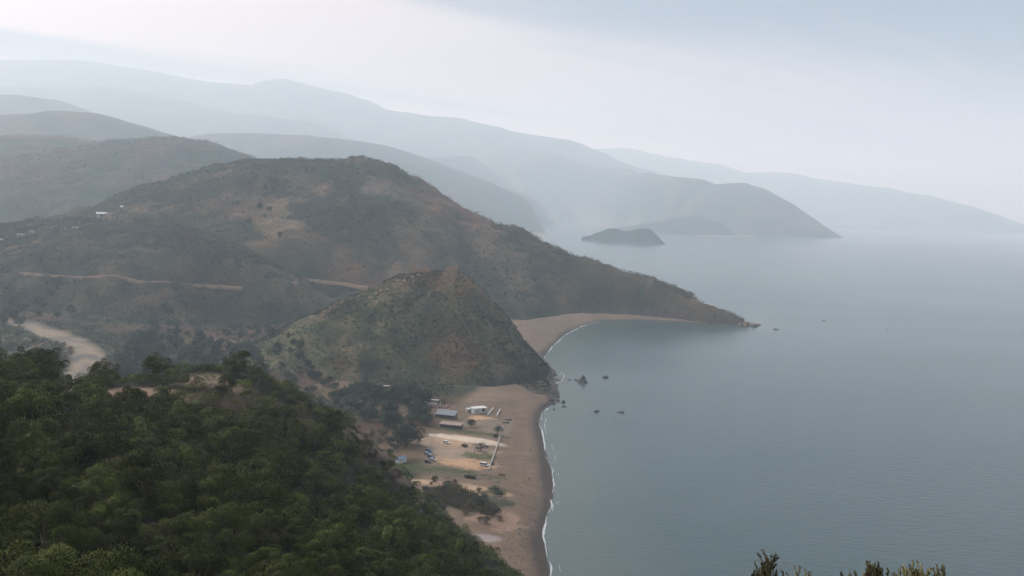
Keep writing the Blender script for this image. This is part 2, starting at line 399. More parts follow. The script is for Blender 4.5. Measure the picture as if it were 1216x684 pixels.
def hill_h(k, x, y):
    r = RG[k]
    return ridge_h(r['pts'], np.asarray(x, float), np.asarray(y, float), r['e'], r['spur'], r['seed'], r['warp'])
EXTRA = {'hill': (8.0, 40), 'spur_hill': (7.0, 40), 'castle_hill': (2.4, 14), 'round_hill': (9, 80), 'field_hill': (9, 80), 'island': (2, 25)}
def hill_full(k, x, y):
    h, s = hill_h(k, x, y)
    if k == 'hill':          # leaves room for the second beach at its foot
        sd = coast_sd(x, y)
        u = np.clip(W0 / 2 + FPX * x / np.maximum(y, 1), 500, 1000)
        bw = np.interp(u, [600, 640, 700, 760, 820, 850, 880, 900], [70, 62, 44, 27, 13, 6, 3, 1])
        h = np.where(y < 1500, np.minimum(h, np.interp(u, [600, 760, 840], [0.8, 1.3, 4.0]) * (sd - bw) + 2.5), h)
    if k in ('headland', 'foothill', 'field_slope', 'blue_hill'):
        sd = coast_sd(x, y)
        h = np.minimum(h, np.where(sd > 0, 1 + {'headland': 0.9, 'foothill': 0.7, 'blue_hill': 1.6, 'field_slope': 0.3}[k] * sd, sd))
    if k in EXTRA:
        a, sc = EXTRA[k]
        h = h + a * fbm(x, y, sc * 2.5, RG[k]['seed'] + 77, 5, 0.55) * smooth(0.03, 0.3, s) * np.clip(h / 15, 0, 1)
        h = h + 0.35 * a * fbm(x, y, sc * 0.6, RG[k]['seed'] + 88, 4, 0.6) * np.clip(h / 10, 0.2, 1)
    return h, s

def land_h(x, y):
    """height of everything solid in the near bay, for standing things on it"""
    x = np.atleast_1d(np.asarray(x, float)); y = np.atleast_1d(np.asarray(y, float))
    h = flat_h(x, y, coast_sd(x, y))
    for k in ('castle_hill', 'hill', 'spur_hill', 'round_hill', 'field_hill'):
        h = np.maximum(h, hill_full(k, x, y)[0])
    nh = np.where((x > -420) & (x < 260) & (y < 420), near_h(x, y), -50)
    return np.maximum(h, nh)
def grid_mesh(name, xs, ys, Z, keep, mat, color):
    nx, ny = len(xs), len(ys)
    X, Y = np.meshgrid(xs, ys)
    idx = np.arange(nx * ny).reshape(ny, nx)
    F = np.stack([idx[:-1, :-1], idx[:-1, 1:], idx[1:, 1:], idx[1:, :-1]], -1).reshape(-1, 4)
    kf = keep.ravel()[F].any(1)
    F = F[kf]
    used = np.unique(F); remap = np.full(nx * ny, -1); remap[used] = np.arange(len(used))
    V = np.c_[X.ravel(), Y.ravel(), Z.ravel()][used]
    k = 1.0 if name == 'sea' else ALB_OF.get(name, ALB)
    return mesh_np(name, V, remap[F], mat, None, color.reshape(-1, 3)[used] * k, True)
def axis(segs):
    out = []
    for a, b, st in segs:
        out += list(np.arange(a, b, st))
    out.append(segs[-1][1])
    return np.array(out)
ALB = 0.36
ALB_OF = {'coastal_plain': 0.36, 'headland': 0.5, 'field_slope': 0.5,  'ground': 0.58, 'hill': 0.5, 'castle_hill': 0.5, 'spur_hill': 0.45, 'hillside': 0.5}
def mixc(a, b, t):
    t = t[..., None]
    return np.asarray(a) * (1 - t) + np.asarray(b) * t

SOIL = np.array((0.20, 0.103, 0.062)); TAN = np.array((0.23, 0.16, 0.095)); SCRUB = np.array((0.050, 0.056, 0.029)); DARK = np.array((0.030, 0.036, 0.022))
SAND = np.array((0.185, 0.132, 0.092)); WET = np.array((0.075, 0.060, 0.051)); GRASS = np.array((0.085, 0.10, 0.035)); ROCK = np.array((0.11, 0.095, 0.085)); ORANGE = np.array((0.52, 0.33, 0.19))

def blob(x, y, px, py, rx, ry=None, z=4.0, ang=0.0, soft=0.16, seed=3, rough=0.42):
    """0..1 patch on the plan around the spot seen at (px,py) at height z; radii in metres"""
    c = G(px, py, z) if not isinstance(px, Vector) else px
    ry = ry or rx
    ca, sa = math.cos(ang), math.sin(ang)
    u = ((x - c.x) * ca + (y - c.y) * sa) / rx; v = (-(x - c.x) * sa + (y - c.y) * ca) / ry
    r = np.hypot(u, v) + rough * fbm(x, y, max(rx, ry) * 0.8, seed, 4) + 0.5 * rough * fbm(x, y, max(3.5, min(rx, ry) * 0.35), seed + 7, 3)
    return 1 - smooth(1 - soft, 1 + soft, r)

# ---- ground sheet of the bay: beach, village flat, valley floor
xs = axis([(-1500, -700, 16), (-700, -150, 5), (-150, 75, 1.5), (75, 330, 5)])
ys = axis([(-80, 280, 12), (280, 700, 1.6), (700, 1150, 5), (1150, 2400, 16)])
X, Y = np.meshgrid(xs, ys)
SD = coast_sd(X, Y)
Zf = flat_h(X, Y, SD)
c = mixc(SOIL * 0.5, SCRUB * 0.8, 0.25 + 0.75 * smooth(-0.5, 0.2, fbm(X, Y, 60, 31, 5)))
c = mixc(c, TAN, 0.5 * smooth(0.3, 0.7, fbm(X, Y, 40, 32, 5)))
bw = 62 + 10 * fbm(X, Y, 80, 33, 3)                      # depth of the beach
bw = np.where(Y > 690, np.interp(W0 / 2 + FPX * X / np.maximum(Y, 1), [600, 640, 700, 760, 850], [85, 76, 56, 40, 20]) + 4 * fbm(X, Y, 60, 34, 3), bw)
sandm = 1 - smooth(bw - 6, bw + 6, SD)
sc_ = mixc(SAND * 0.9, SAND * 1.12, 0.5 + 0.5 * fbm(X * 1.0, Y * 0.35, 14, 35, 5))
sc_ = mixc(sc_, np.array((0.26, 0.185, 0.125)), 0.5 * smooth(0.1, 0.8, fbm(X, Y, 45, 36, 4)) * smooth(20, 45, SD))
c = mixc(c, sc_, sandm)
wetw = 4.5 + 1.6 * fbm(X, Y, 30, 37, 3)
c = mixc(c, WET * 1.3, smooth(wetw + 6, wetw, SD) * 0.6)
c = mixc(c, WET, smooth(wetw + 1.5, wetw - 1.0, SD))
# the bare parking flat, its orange earth and pale strip, verges and tracks
c = mixc(c, np.array((0.34, 0.25, 0.18)), blob(X, Y, 540, 533, 20, 24))
c = mixc(c, ORANGE, 0.85 * blob(X, Y, 546, 548, 17, 9, ang=-0.3, seed=9))
c = mixc(c, ORANGE, 0.6 * blob(X, Y, 540, 522, 9, 12, seed=10))
c = mixc(c, np.array((0.66, 0.54, 0.41)), 0.9 * blob(X, Y, 558, 521, 23, 5.5, ang=-0.28, seed=11, rough=0.2))
c = mixc(c, ORANGE * 1.0, 0.9 * blob(X, Y, 574, 495, 7, 6, seed=12))
c = mixc(c, GRASS * 0.9, 0.8 * blob(X, Y, 566, 540, 10, 7, seed=13))
c = mixc(c, GRASS * 0.85, 0.8 * blob(X, Y, 520, 558, 30, 5.5, ang=-0.18, seed=14))
c = mixc(c, GRASS * 0.8, 0.8 * blob(X, Y, 560, 512, 22, 4, ang=-0.2, seed=15))
c = mixc(c, np.array((0.155, 0.12, 0.095)), 0.8 * blob(X, Y, 540, 563, 26, 4, ang=-0.15, seed=16))
c = mixc(c, np.array((0.46, 0.32, 0.20)), 0.95 * blob(X, Y, 545, 576, 26, 4.5, ang=-0.25, seed=17, rough=0.2))
c = mixc(c, np.array((0.50, 0.43, 0.36)), 0.9 * blob(X, Y, 578, 588, 9, 2.2, ang=-0.25, seed=18, rough=0.15))
c = mixc(c, GRASS * 0.7, 0.9 * blob(X, Y, 586, 580, 5, 6, ang=-0.5, seed=19))
c = mixc(c, SCRUB, 0.9 * blob(X, Y, 556, 592, 20, 8, seed=20))
c = mixc(c, np.array((0.33, 0.215, 0.15)), 0.7 * blob(X, Y, 590, 612, 12, 12, seed=22))
c = mixc(c, np.array((0.36, 0.31, 0.28)), 0.9 * blob(X, Y, 576, 634, 7, 4, seed=23, rough=0.2))
c = mixc(c, np.array((0.20, 0.115, 0.085)), 0.9 * blob(X, Y, 520, 482, 15, 14, seed=24))
c = mixc(c, np.array((0.23, 0.18, 0.135)), 0.8 * blob(X, Y, 588, 505, 16, 18, seed=25))
# river bed with braids, and the small green field in its bend
RIV = [(-40,372,16),(20,378,14),(50,386,14),(75,393,15),(95,402,16),(103,412,15),(103,424,14),(98,436,13),(95,450,13)]
riv = [(G(a, b, 17.0), w) for a, b, w in RIV]
def path_d(x, y, pts):
    d = np.full(np.shape(x), 1e9); al = np.zeros(np.shape(x)); acc = 0
    for p, q in zip(pts[:-1], pts[1:]):
        dx, dy = q[0] - p[0], q[1] - p[1]; L2 = dx * dx + dy * dy; L = math.sqrt(L2)
        t = np.clip(((x - p[0]) * dx + (y - p[1]) * dy) / L2, 0, 1)
        dd = np.hypot(x - p[0] - t * dx, y - p[1] - t * dy)
        k = dd < d; d = np.where(k, dd, d); al = np.where(k, acc + t * L, al); acc += L
    return d, al
rd, ra = path_d(X, Y, [(p.x, p.y) for p, w in riv])
rb = 1 - smooth(11.5, 13.5, rd + 3 * fbm(X, Y, 22, 41, 3))
braid = fbm(ra / 60.0 * 20, rd * 1.0 + 10 * fbm(X, Y, 60, 43, 2), 9, 42, 4)
rc = mixc(np.array((0.30, 0.235, 0.165)), np.array((0.17, 0.15, 0.125)), smooth(-0.2, 0.5, braid))
c = mixc(c, rc, rb)
Zf = Zf - 1.5 * rb
c = mixc(c, GRASS * 1.0, 0.95 * blob(X, Y, 40, 418, 20, 16, z=14, seed=44) * (1 - rb))
c = mixc(c, np.array((0.13, 0.12, 0.06)), 0.8 * blob(X, Y, 20, 395, 34, 22, z=16, seed=45) * (1 - rb))
c = mixc(c, np.array((0.30, 0.25, 0.20)), 0.9 * blob(X, Y, -2, 398, 8, 10, z=16, seed=46))
ground = grid_mesh("ground", xs, ys, Zf, Zf > -7.5, M_ground, c)
tag(ground, "sandy beach, earth flats and valley floor round the bay", kind="structure")

# ---- low coastal plain behind, out to the far shore
xs2 = axis([(-9000, -1400, 200), (-1400, 2200, 50), (2200, 6800, 150)]); ys2 = axis([(2100, 7600, 50), (7600, 15000, 250)])
X2, Y2 = np.meshgrid(xs2, ys2)
S2 = coast_sd(X2, Y2)
Z2 = np.clip(np.where(S2 < 0, 0.05 * S2, np.where(S2 < 60, 0.05 * S2, 3 + 0.03 * (S2 - 60))), -8, 26)
c2 = mixc(mixc(SCRUB, SOIL, 0.5 + 0.5 * fbm(X2, Y2, 300, 61, 4)), np.array((0.36, 0.31, 0.25)), smooth(90, 50, S2))
tag(grid_mesh("coastal_plain", xs2, ys2, Z2, Z2 > -7.5, M_far, c2), "low plain behind the far shore with a pale sand beach", kind="structure")

# ---- the hills
def hill_mesh(k, res, colorf, pad=1.15, mat=None, minz=-6.0, label=None, xr=None, yr=None):
    pts = np.array(RG[k]['pts'])
    w = np.maximum(pts[:, 3], pts[:, 4]) * pad
    x0, x1 = (pts[:, 0] - w).min(), (pts[:, 0] + w).max(); y0, y1 = (pts[:, 1] - w).min(), (pts[:, 1] + w).max()
    xs = np.arange(x0, x1 + res, res); ys = np.arange(y0, y1 + res, res)
    X, Y = np.meshgrid(xs, ys)
    h, s = hill_full(k, X, Y)
    keep = h > minz
    col = colorf(X, Y, h, s)
    if k not in ('island', 'cape', 'field_slope'):
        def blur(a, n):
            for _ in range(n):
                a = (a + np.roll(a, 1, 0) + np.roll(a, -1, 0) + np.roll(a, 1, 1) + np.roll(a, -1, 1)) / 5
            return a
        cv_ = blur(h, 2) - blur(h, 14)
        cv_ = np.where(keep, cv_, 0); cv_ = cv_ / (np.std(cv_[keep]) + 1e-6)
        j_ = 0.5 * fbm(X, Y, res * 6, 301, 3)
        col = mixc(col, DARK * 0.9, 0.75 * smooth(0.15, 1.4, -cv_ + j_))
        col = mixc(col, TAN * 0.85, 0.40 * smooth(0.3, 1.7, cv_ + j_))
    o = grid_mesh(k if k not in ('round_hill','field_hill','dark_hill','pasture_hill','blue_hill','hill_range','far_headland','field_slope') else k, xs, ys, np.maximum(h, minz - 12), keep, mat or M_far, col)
    return tag(o, label, kind="structure")

def col_castle(X, Y, h, s):
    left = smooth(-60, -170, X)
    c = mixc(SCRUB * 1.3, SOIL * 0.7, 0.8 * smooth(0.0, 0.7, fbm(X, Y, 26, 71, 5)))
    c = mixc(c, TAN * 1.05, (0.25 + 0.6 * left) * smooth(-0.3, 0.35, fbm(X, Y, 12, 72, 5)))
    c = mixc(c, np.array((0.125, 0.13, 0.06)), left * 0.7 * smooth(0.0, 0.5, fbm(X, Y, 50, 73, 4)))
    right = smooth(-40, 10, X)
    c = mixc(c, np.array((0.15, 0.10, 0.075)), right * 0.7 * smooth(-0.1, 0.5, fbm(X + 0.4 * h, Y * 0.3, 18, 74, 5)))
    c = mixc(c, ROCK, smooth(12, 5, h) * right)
    return c
def col_hill(X, Y, h, s):
    c = mixc(SOIL * 0.75, SCRUB, smooth(-0.6, 0.2, fbm(X, Y, 120, 81, 6, 0.6)))
    c = mixc(c, TAN * 0.9, 0.55 * smooth(0.25, 0.7, fbm(X, Y, 60, 82, 6)))
    for a, b, Yd, rx, ry, col, st, sd in ((340,243,1180,24,55,TAN*1.1,.9,1),(385,215,1270,14,24,np.array((.26,.16,.11)),.9,2),(458,222,1290,42,26,np.array((.20,.145,.11)),.75,3),(330,255,1130,30,36,TAN,.6,4),(250,325,900,36,26,TAN,.6,5)):
        c = mixc(c, col, st * blob(X, Y, P(a, b, Yd), None, rx, ry, seed=80 + sd))
    c = mixc(c, DARK, 0.9 * blob(X, Y, P(400,245,1190), None, 60, 70, seed=91))
    c = mixc(c, np.array((0.105, 0.06, 0.05)), 0.6 * blob(X, Y, P(300,238,1220), None, 60, 36, seed=92))
    c = mixc(c, np.array((0.13, 0.085, 0.06)), 0.6 * smooth(100, 220, X) * smooth(-0.3, 0.4, fbm(X, Y, 40, 83, 5)))
    c = mixc(c, ROCK * 1.2, smooth(9, 3, h) * smooth(60, 150, X))
    return c
def col_spur(X, Y, h, s):
    c = mixc(SCRUB * 1.1, SOIL * 0.8, smooth(-0.1, 0.6, fbm(X, Y, 80, 101, 6, 0.6)))
    c = mixc(c, TAN * 0.85, 0.6 * smooth(0.25, 0.7, fbm(X, Y, 45, 102, 5)))
    return mixc(c, DARK, 0.5 * smooth(0.0, 0.5, fbm(X, Y, 150, 103, 4)))
def col_round(X, Y, h, s):
    c = mixc(SCRUB * 0.9, SOIL * 0.75, 0.9 * smooth(-0.1, 0.6, fbm(X, Y, 130, 111, 6, 0.6)))
    return mixc(c, np.array((0.20, 0.15, 0.12)), 0.6 * blob(X, Y, P(160,205,1650), None, 50, 60, seed=112))
def col_fieldhill(X, Y, h, s):
    c = mixc(SCRUB * 1.1, SOIL, smooth(-0.3, 0.4, fbm(X, Y, 200, 121, 5)))
    c = mixc(c, np.array((0.24, 0.155, 0.115)), 0.8 * blob(X, Y, P(62,168,2040), None, 130, 70, seed=122))
    c = mixc(c, np.array((0.17, 0.18, 0.06)), 0.9 * blob(X, Y, P(90,176,1980), None, 110, 60, seed=123))
    c = mixc(c, np.array((0.24, 0.19, 0.13)), 0.7 * blob(X, Y, P(12,208,1700), None, 60, 90, seed=124))
    return mixc(c, np.array((0.16, 0.115, 0.09)), 0.7 * blob(X, Y, P(10,180,1950), None, 90, 110, seed=125))
def col_green(X, Y, h, s):
    return mixc(SCRUB * 0.75, SOIL * 0.6, smooth(0.0, 0.7, fbm(X, Y, 260, 131, 6, 0.6)))
def col_pasture(X, Y, h, s):
    return mixc(np.array((0.12, 0.12, 0.06)), SCRUB, smooth(-0.1, 0.4, fbm(X, Y, 300, 141, 5)))
def col_headland(X, Y, h, s):
    c = mixc(SCRUB * 0.8, SOIL * 0.6, smooth(0.0, 0.7, fbm(X, Y, 240, 151, 6, 0.6)))
    low = smooth(140, 40, h) * smooth(1150, 800, X)
    c = mixc(c, np.array((0.24, 0.22, 0.13)), low * 0.9 * smooth(0.05, 0.4, fbm(X, Y * 0.6, 210, 152, 5)))
    return mixc(c, np.array((0.26, 0.18, 0.14)), low * 0.7 * smooth(0.25, 0.5, fbm(X, Y, 150, 153, 5)))
def col_fields(X, Y, h, s):
    c = mixc(np.array((0.22, 0.21, 0.12)), SCRUB, smooth(-0.1, 0.35, fbm(X, Y, 150, 161, 5)))
    return mixc(c, np.array((0.30, 0.20, 0.16)), 0.8 * smooth(0.15, 0.45, fbm(X, Y, 120, 162, 5)))
def col_rock(X, Y, h, s):
    c = mixc(SCRUB * 0.8, ROCK * 0.7, smooth(-0.2, 0.5, fbm(X, Y, 40, 171, 5)))
    return mixc(c, ROCK, smooth(8, 3, h))

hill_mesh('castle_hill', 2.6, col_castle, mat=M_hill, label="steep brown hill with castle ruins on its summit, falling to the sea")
hill_mesh('hill', 4.5, col_hill, mat=M_hill, label="broad scrubby hill running down to the point beyond the second beach")
hill_mesh('spur_hill', 5.0, col_spur, mat=M_hill, label="wooded lower hill with a white house at the left")
hill_mesh('round_hill', 8.0, col_round, label="round hazy hill behind the white house")
hill_mesh('field_hill', 9.0, col_fieldhill, label="hill with a green field near its top at the left edge")
hill_mesh('dark_hill', 14.0, col_green, label="dark blue rounded hill at the left")
hill_mesh('pasture_hill', 18.0, col_pasture, label="small pale hill behind the dark blue one at the left edge")
hill_mesh('blue_hill', 14.0, col_green, label="blue hazy hill running down to the far harbour")
hill_mesh('hill_range', 22.0, col_green, label="pale blue hill range across the left")
hill_mesh('headland', 20.0, col_headland, label="blue headland with fields on its lower slopes across the bay")
hill_mesh('foothill', 18.0, col_headland, label="low foothill in front of the blue headland")
hill_mesh('field_slope', 12.0, col_fields, label="low slope of pale fields above the far beach")
hill_mesh('cape', 8.0, col_rock, label="small dark cape in front of the blue headland")
hill_mesh('far_headland', 30.0, col_green, label="faint farthest headland fading into haze at the right")
hill_mesh('peak_range', 30.0, col_green, label="faint range with a pointed peak in the haze")
hill_mesh('mountain_range', 36.0, col_green, label="faintest and highest mountain range at the far left")
hill_mesh('island', 3.5, col_rock, label="dark twin humped rock island in the bay")

# ---- the near slope
xs3 = axis([(-420, -200, 5), (-200, 60, 1.8), (60, 260, 5)]); ys3 = axis([(-60, 0, 3), (0, 345, 1.8), (345, 420, 4)])
X3, Y3 = np.meshgrid(xs3, ys3)
Z3 = near_h(X3, Y3)
base3 = flat_h(X3, Y3, coast_sd(X3, Y3))
c3 = mixc(np.array((0.030, 0.026, 0.017)), np.array((0.10, 0.068, 0.044)), smooth(0.2, 0.8, fbm(X3, Y3, 22, 181, 5)))
rocky = smooth(0.1, 0.5, fbm(X3, Y3, 14, 182, 5))
def near_blob(px, py, Y, r, ry=None, seed=1, ang=0.0):
    return blob(X3, Y3, P(px, py, Y), None, r, ry, seed=seed, ang=ang, soft=0.25)
c3 = mixc(c3, np.array((0.30, 0.20, 0.14)), 0.95 * near_blob(135, 468, 186, 17, 7, 183))
c3 = mixc(c3, np.array((0.30, 0.20, 0.14)), 0.9 * near_blob(95, 480, 172, 8, 6, 184))
c3 = mixc(c3, np.array((0.26, 0.19, 0.13)), 0.8 * near_blob(255, 447, 204, 8, 5, 185))
c3 = mixc(c3, np.array((0.38, 0.28, 0.17)), 0.95 * near_blob(212, 572, 112, 3.2, 2.2, 186))
c3 = mixc(c3, np.array((0.26, 0.16, 0.11)), 0.9 * near_blob(133, 535, 122, 5, 3, 187))
c3 = mixc(c3, np.array((0.24, 0.15, 0.10)), 0.9 * near_blob(242, 655, 68, 2.2, 1.6, 188))
side = blob(X3, Y3, P(418, 498, 250), None, 36, 15, seed=189, ang=-0.6)
c3 = mixc(c3, mixc(np.array((0.085, 0.068, 0.046)), np.array((0.24, 0.18, 0.125)), rocky), 0.9 * side)
near = grid_mesh("hillside", xs3, ys3, Z3, Z3 > base3 - 4.0, ground_mat("pine_slope_soil", 0.12, 1.2, 0.35), c3)
tag(near, "near slope under the pine wood falling to the beach", kind="structure")

# ------------------------------------------------------------------ the sea
mt, n_, l_, b_ = newmat("sea_water")
geo = n_.new('ShaderNodeNewGeometry')
mp = n_.new('ShaderNodeMapping'); mp.inputs['Rotation'].default_value = (0, 0, R(25)); mp.inputs['Scale'].default_value = (0.45, 1.0, 1.0)
l_.new(geo.outputs['Position'], mp.inputs['Vector'])
w1 = n_.new('ShaderNodeTexNoise'); w1.inputs['Scale'].default_value = 0.35; w1.inputs['Detail'].default_value = 6; w1.inputs['Roughness'].default_value = 0.6
w2 = n_.new('ShaderNodeTexNoise'); w2.inputs['Scale'].default_value = 0.009; w2.inputs['Detail'].default_value = 4
l_.new(mp.outputs[0], w1.inputs['Vector']); l_.new(mp.outputs[0], w2.inputs['Vector'])
bp_ = n_.new('ShaderNodeBump'); bp_.inputs['Strength'].default_value = 0.55
w3 = n_.new('ShaderNodeTexNoise'); w3.inputs['Scale'].default_value = 0.0045; w3.inputs['Detail'].default_value = 5; w3.inputs['Distortion'].default_value = 0.8
l_.new(mp.outputs[0], w3.inputs['Vector'])
wr = n_.new('ShaderNodeMapRange'); wr.inputs['From Min'].default_value = 0.35; wr.inputs['From Max'].default_value = 0.65; wr.inputs['To Min'].default_value = 0.22; wr.inputs['To Max'].default_value = 0.85
l_.new(w3.outputs['Fac'], wr.inputs['Value']); l_.new(wr.outputs[0], bp_.inputs['Strength']); bp_.inputs['Distance'].default_value = 0.5
l_.new(w1.outputs['Fac'], bp_.inputs['Height']); l_.new(bp_.outputs[0], b_.inputs['Normal'])
wc = n_.new('ShaderNodeMix'); wc.data_type = 'RGBA'
wc.inputs['A'].default_value = (0.020, 0.041, 0.043, 1); wc.inputs['B'].default_value = (0.030, 0.053, 0.054, 1)
l_.new(w2.outputs['Fac'], wc.inputs['Factor'])
at_ = n_.new('ShaderNodeAttribute'); at_.attribute_name = "tint"
wm = n_.new('ShaderNodeMix'); wm.data_type = 'RGBA'
l_.new(at_.outputs['Fac'], wm.inputs['Factor']); l_.new(wc.outputs['Result'], wm.inputs['A']); wm.inputs['B'].default_value = (0.055, 0.068, 0.060, 1)
l_.new(wm.outputs['Result'], b_.inputs['Base Color'])
b_.inputs['Roughness'].default_value = 0.22
b_.inputs['IOR'].default_value = 1.333
M_sea = mt
xs4 = axis([(-9000, -800, 800), (-800, -100, 100), (-100, 400, 8), (400, 2000, 100), (2000, 27000, 2500)])
ys4 = axis([(-3000, 100, 400), (100, 1150, 8), (1150, 3000, 80), (3000, 27000, 1500)])
X4, Y4 = np.meshgrid(xs4, ys4)
sh = smooth(-60, -2, coast_sd(X4, Y4) + 6 * fbm(X4, Y4, 40, 201, 3))
sea = grid_mesh("sea", xs4, ys4, np.zeros_like(X4), np.ones_like(X4) > 0, M_sea, np.repeat(sh[..., None] * 0.8, 3, -1))
tag(sea, "calm grey blue sea of the bay", kind="structure")

# ------------------------------------------------------------------ haze
HZ = (-11000, -1200, -12, 26000, 26500, 1780)
bmh = bmesh.new()
bmesh.ops.create_cube(bmh, size=1.0)
for v in bmh.verts:
    v.co = Vector((HZ[0] if v.co.x < 0 else HZ[3], HZ[1] - 2500 if v.co.y < 0 else HZ[4] + 1500, HZ[2] if v.co.z < 0 else HZ[5]))
meh = bpy.data.meshes.new("haze"); bmh.to_mesh(meh); bmh.free()
mh = bpy.data.materials.new("haze"); mh.use_nodes = True
mh.node_tree.nodes.clear()
vo = mh.node_tree.nodes.new('ShaderNodeVolumePrincipled')
vo.inputs['Color'].default_value = (0.75, 0.905, 1.0, 1)         # thin haze scatters blue a little more than red
vo.inputs['Absorption Color'].default_value = (1.0, 1.0, 1.0, 1)
vo.inputs['Density'].default_value = 1.52e-4
vo.inputs['Anisotropy'].default_value = 0.3
oo = mh.node_tree.nodes.new('ShaderNodeOutputMaterial')
mh.node_tree.links.new(vo.outputs[0], oo.inputs['Volume'])
meh.materials.append(mh)
hz = bpy.data.objects.new("haze", meh); COL.objects.link(hz)
tag(hz, "pale sea haze over the whole bay", kind="stuff")
# ------------------------------------------------------------------ foliage
def leaf_mat(name, lo, hi, trans=0.15):
    """leaf colour between two real greens by the shoot's own tint and by the tree"""
    mt, n, l, b = newmat(name)
    at = n.new('ShaderNodeAttribute'); at.attribute_name = "tint"
    oi = n.new('ShaderNodeObjectInfo')
    mr = n.new('ShaderNodeMapRange'); mr.inputs['To Min'].default_value = 0.6; mr.inputs['To Max'].default_value = 1.45
    l.new(oi.outputs['Random'], mr.inputs['Value'])
    mx = n.new('ShaderNodeMix'); mx.data_type = 'RGBA'
    mx.inputs['A'].default_value = (*lo, 1); mx.inputs['B'].default_value = (*hi, 1)
    l.new(at.outputs['Fac'], mx.inputs['Factor'])
    sc = n.new('ShaderNodeVectorMath'); sc.operation = 'SCALE'
    l.new(mx.outputs['Result'], sc.inputs[0]); l.new(mr.outputs[0], sc.inputs['Scale'])
    l.new(sc.outputs[0], b.inputs['Base Color'])
    b.inputs['Roughness'].default_value = 0.75
    b.inputs['Specular IOR Level'].default_value = 0.12
    return mt
M_pine = leaf_mat("pine_needles", (0.018, 0.024, 0.008), (0.090, 0.104, 0.024))
M_broad = leaf_mat("broad_leaves", (0.022, 0.032, 0.020), (0.050, 0.062, 0.032))
M_olive = leaf_mat("olive_leaves", (0.035, 0.042, 0.028), (0.075, 0.08, 0.05))
M_dry = leaf_mat("dry_twigs", (0.055, 0.042, 0.038), (0.105, 0.08, 0.07))
M_rust = leaf_mat("rusty_leaves", (0.06, 0.045, 0.025), (0.11, 0.078, 0.04))
M_bark = simple("bark", (0.075, 0.058, 0.045), 0.9, 0.35, 6.0)
M_reed = leaf_mat("reed_leaves", (0.060, 0.052, 0.030), (0.17, 0.125, 0.07))

def unit(a): return a / (np.linalg.norm(a, axis=1, keepdims=True) + 1e-9)
def blades(Pp, D, L, Wd, r_):
    """quads: one leaf blade per row, from Pp along D, length L, width Wd"""
    n = len(Pp)
    D = D / (np.linalg.norm(D, axis=1, keepdims=True) + 1e-9)
    S = np.cross(D, r_.normal(size=(n, 3))); S /= (np.linalg.norm(S, axis=1, keepdims=True) + 1e-9)
    L = np.asarray(L)[:, None]; Wd = np.asarray(Wd)[:, None]
    V = np.stack([Pp - S * Wd * .25, Pp + D * L * .45 - S * Wd * .5, Pp + D * L, Pp + D * L * .45 + S * Wd * .5], 1).reshape(-1, 3)
    F = np.arange(n * 4).reshape(n, 4)
    return V, F
def crown_mesh(name, mat, seed, h0=1.3, h1=6.0, rad=2.8, lobes=46, per=150, lr=(0.5, 0.95), L=(0.26, 0.46), Wd=(0.05, 0.09), flat=1.0, up=0.45):
    r_ = np.random.default_rng(seed)
    Vs, Ts, Ns = [], [], []
    cz, rz_ = (h0 * 0.55 + h1 * 0.45), (h1 - h0) * 0.5
    lop = r_.normal(size=3) * 0.22
    cents = []
    for i in range(lobes):
        d = r_.normal(size=3); d[2] = d[2] * 0.9 + 0.25; d /= np.linalg.norm(d)
        k = 0.45 + 0.5 * r_.random() ** 0.5
        bump = 1 + 0.25 * math.sin(3 * math.atan2(d[1], d[0]) + seed) + 0.18 * r_.normal()
        c = np.array((d[0] * rad * k * bump, d[1] * rad * k * bump, cz + d[2] * rz_ * (0.55 + 0.45 * k) * flat)) + lop * (d[2] + 1)
        c[2] = max(c[2], h0 * 0.7)
        R_ = r_.uniform(*lr) * (1.1 - 0.3 * max(d[2], 0))
        cents.append(c)
        n = int(per * r_.uniform(0.7, 1.3))
        q = r_.normal(size=(n, 3)); q[:, 2] += 0.35; q /= np.linalg.norm(q, axis=1, keepdims=True)
        p = c + q * (R_ * (0.55 + 0.45 * r_.random((n, 1)) ** 0.5)) * np.array((1, 1, 0.8))
        dd = q + np.array((0, 0, up)) + 0.55 * r_.normal(size=(n, 3))
        V, F = blades(p, dd, r_.uniform(*L, n), r_.uniform(*Wd, n), r_)
        Vs.append(V)
        out = p - np.array((0, 0, cz - 0.6)); out /= np.linalg.norm(out, axis=1, keepdims=True)
        Ns.append(np.repeat(0.45 * q + 0.55 * out + 0.16 * r_.normal(size=(n, 3)), 4, 0))
        lt = np.clip(r_.normal(0.42, 0.2), 0, 1)
        Ts.append(np.repeat(np.clip(lt + 0.22 * r_.normal(size=n), 0, 1), 4))
    V = np.concatenate(Vs); T = np.concatenate(Ts)
    o = mesh_np(name, V, np.arange(len(V)).reshape(-1, 4), mat, None, np.repeat(T[:, None], 3, 1), nrm=unit(np.concatenate(Ns)))
    me = o.data; bpy.data.objects.remove(o)
    return me, np.array(cents)
def tube(path, radii, seg=7):
    """tapered tube through points -> V, F(quads)"""
    path = np.asarray(path, float); V = []
    for i, p in enumerate(path):
        t = path[min(i + 1, len(path) - 1)] - path[max(i - 1, 0)]; t /= np.linalg.norm(t) + 1e-9
        a = np.cross(t, (0.31, 0.9, 0.2)); a /= np.linalg.norm(a); b = np.cross(t, a)
        for k in range(seg):
            an = 2 * math.pi * k / seg
            V.append(p + radii[i] * (math.cos(an) * a + math.sin(an) * b))
    F = []
    for i in range(len(path) - 1):
        for k in range(seg):
            F.append((i * seg + k, i * seg + (k + 1) % seg, (i + 1) * seg + (k + 1) % seg, (i + 1) * seg + k))
    return np.array(V), np.array(F)
def join(parts):
    V, F, o = [], [], 0
    for v, f in parts:
        V.append(v); F.append(np.asarray(f) + o); o += len(v)
    return np.concatenate(V), np.concatenate(F)
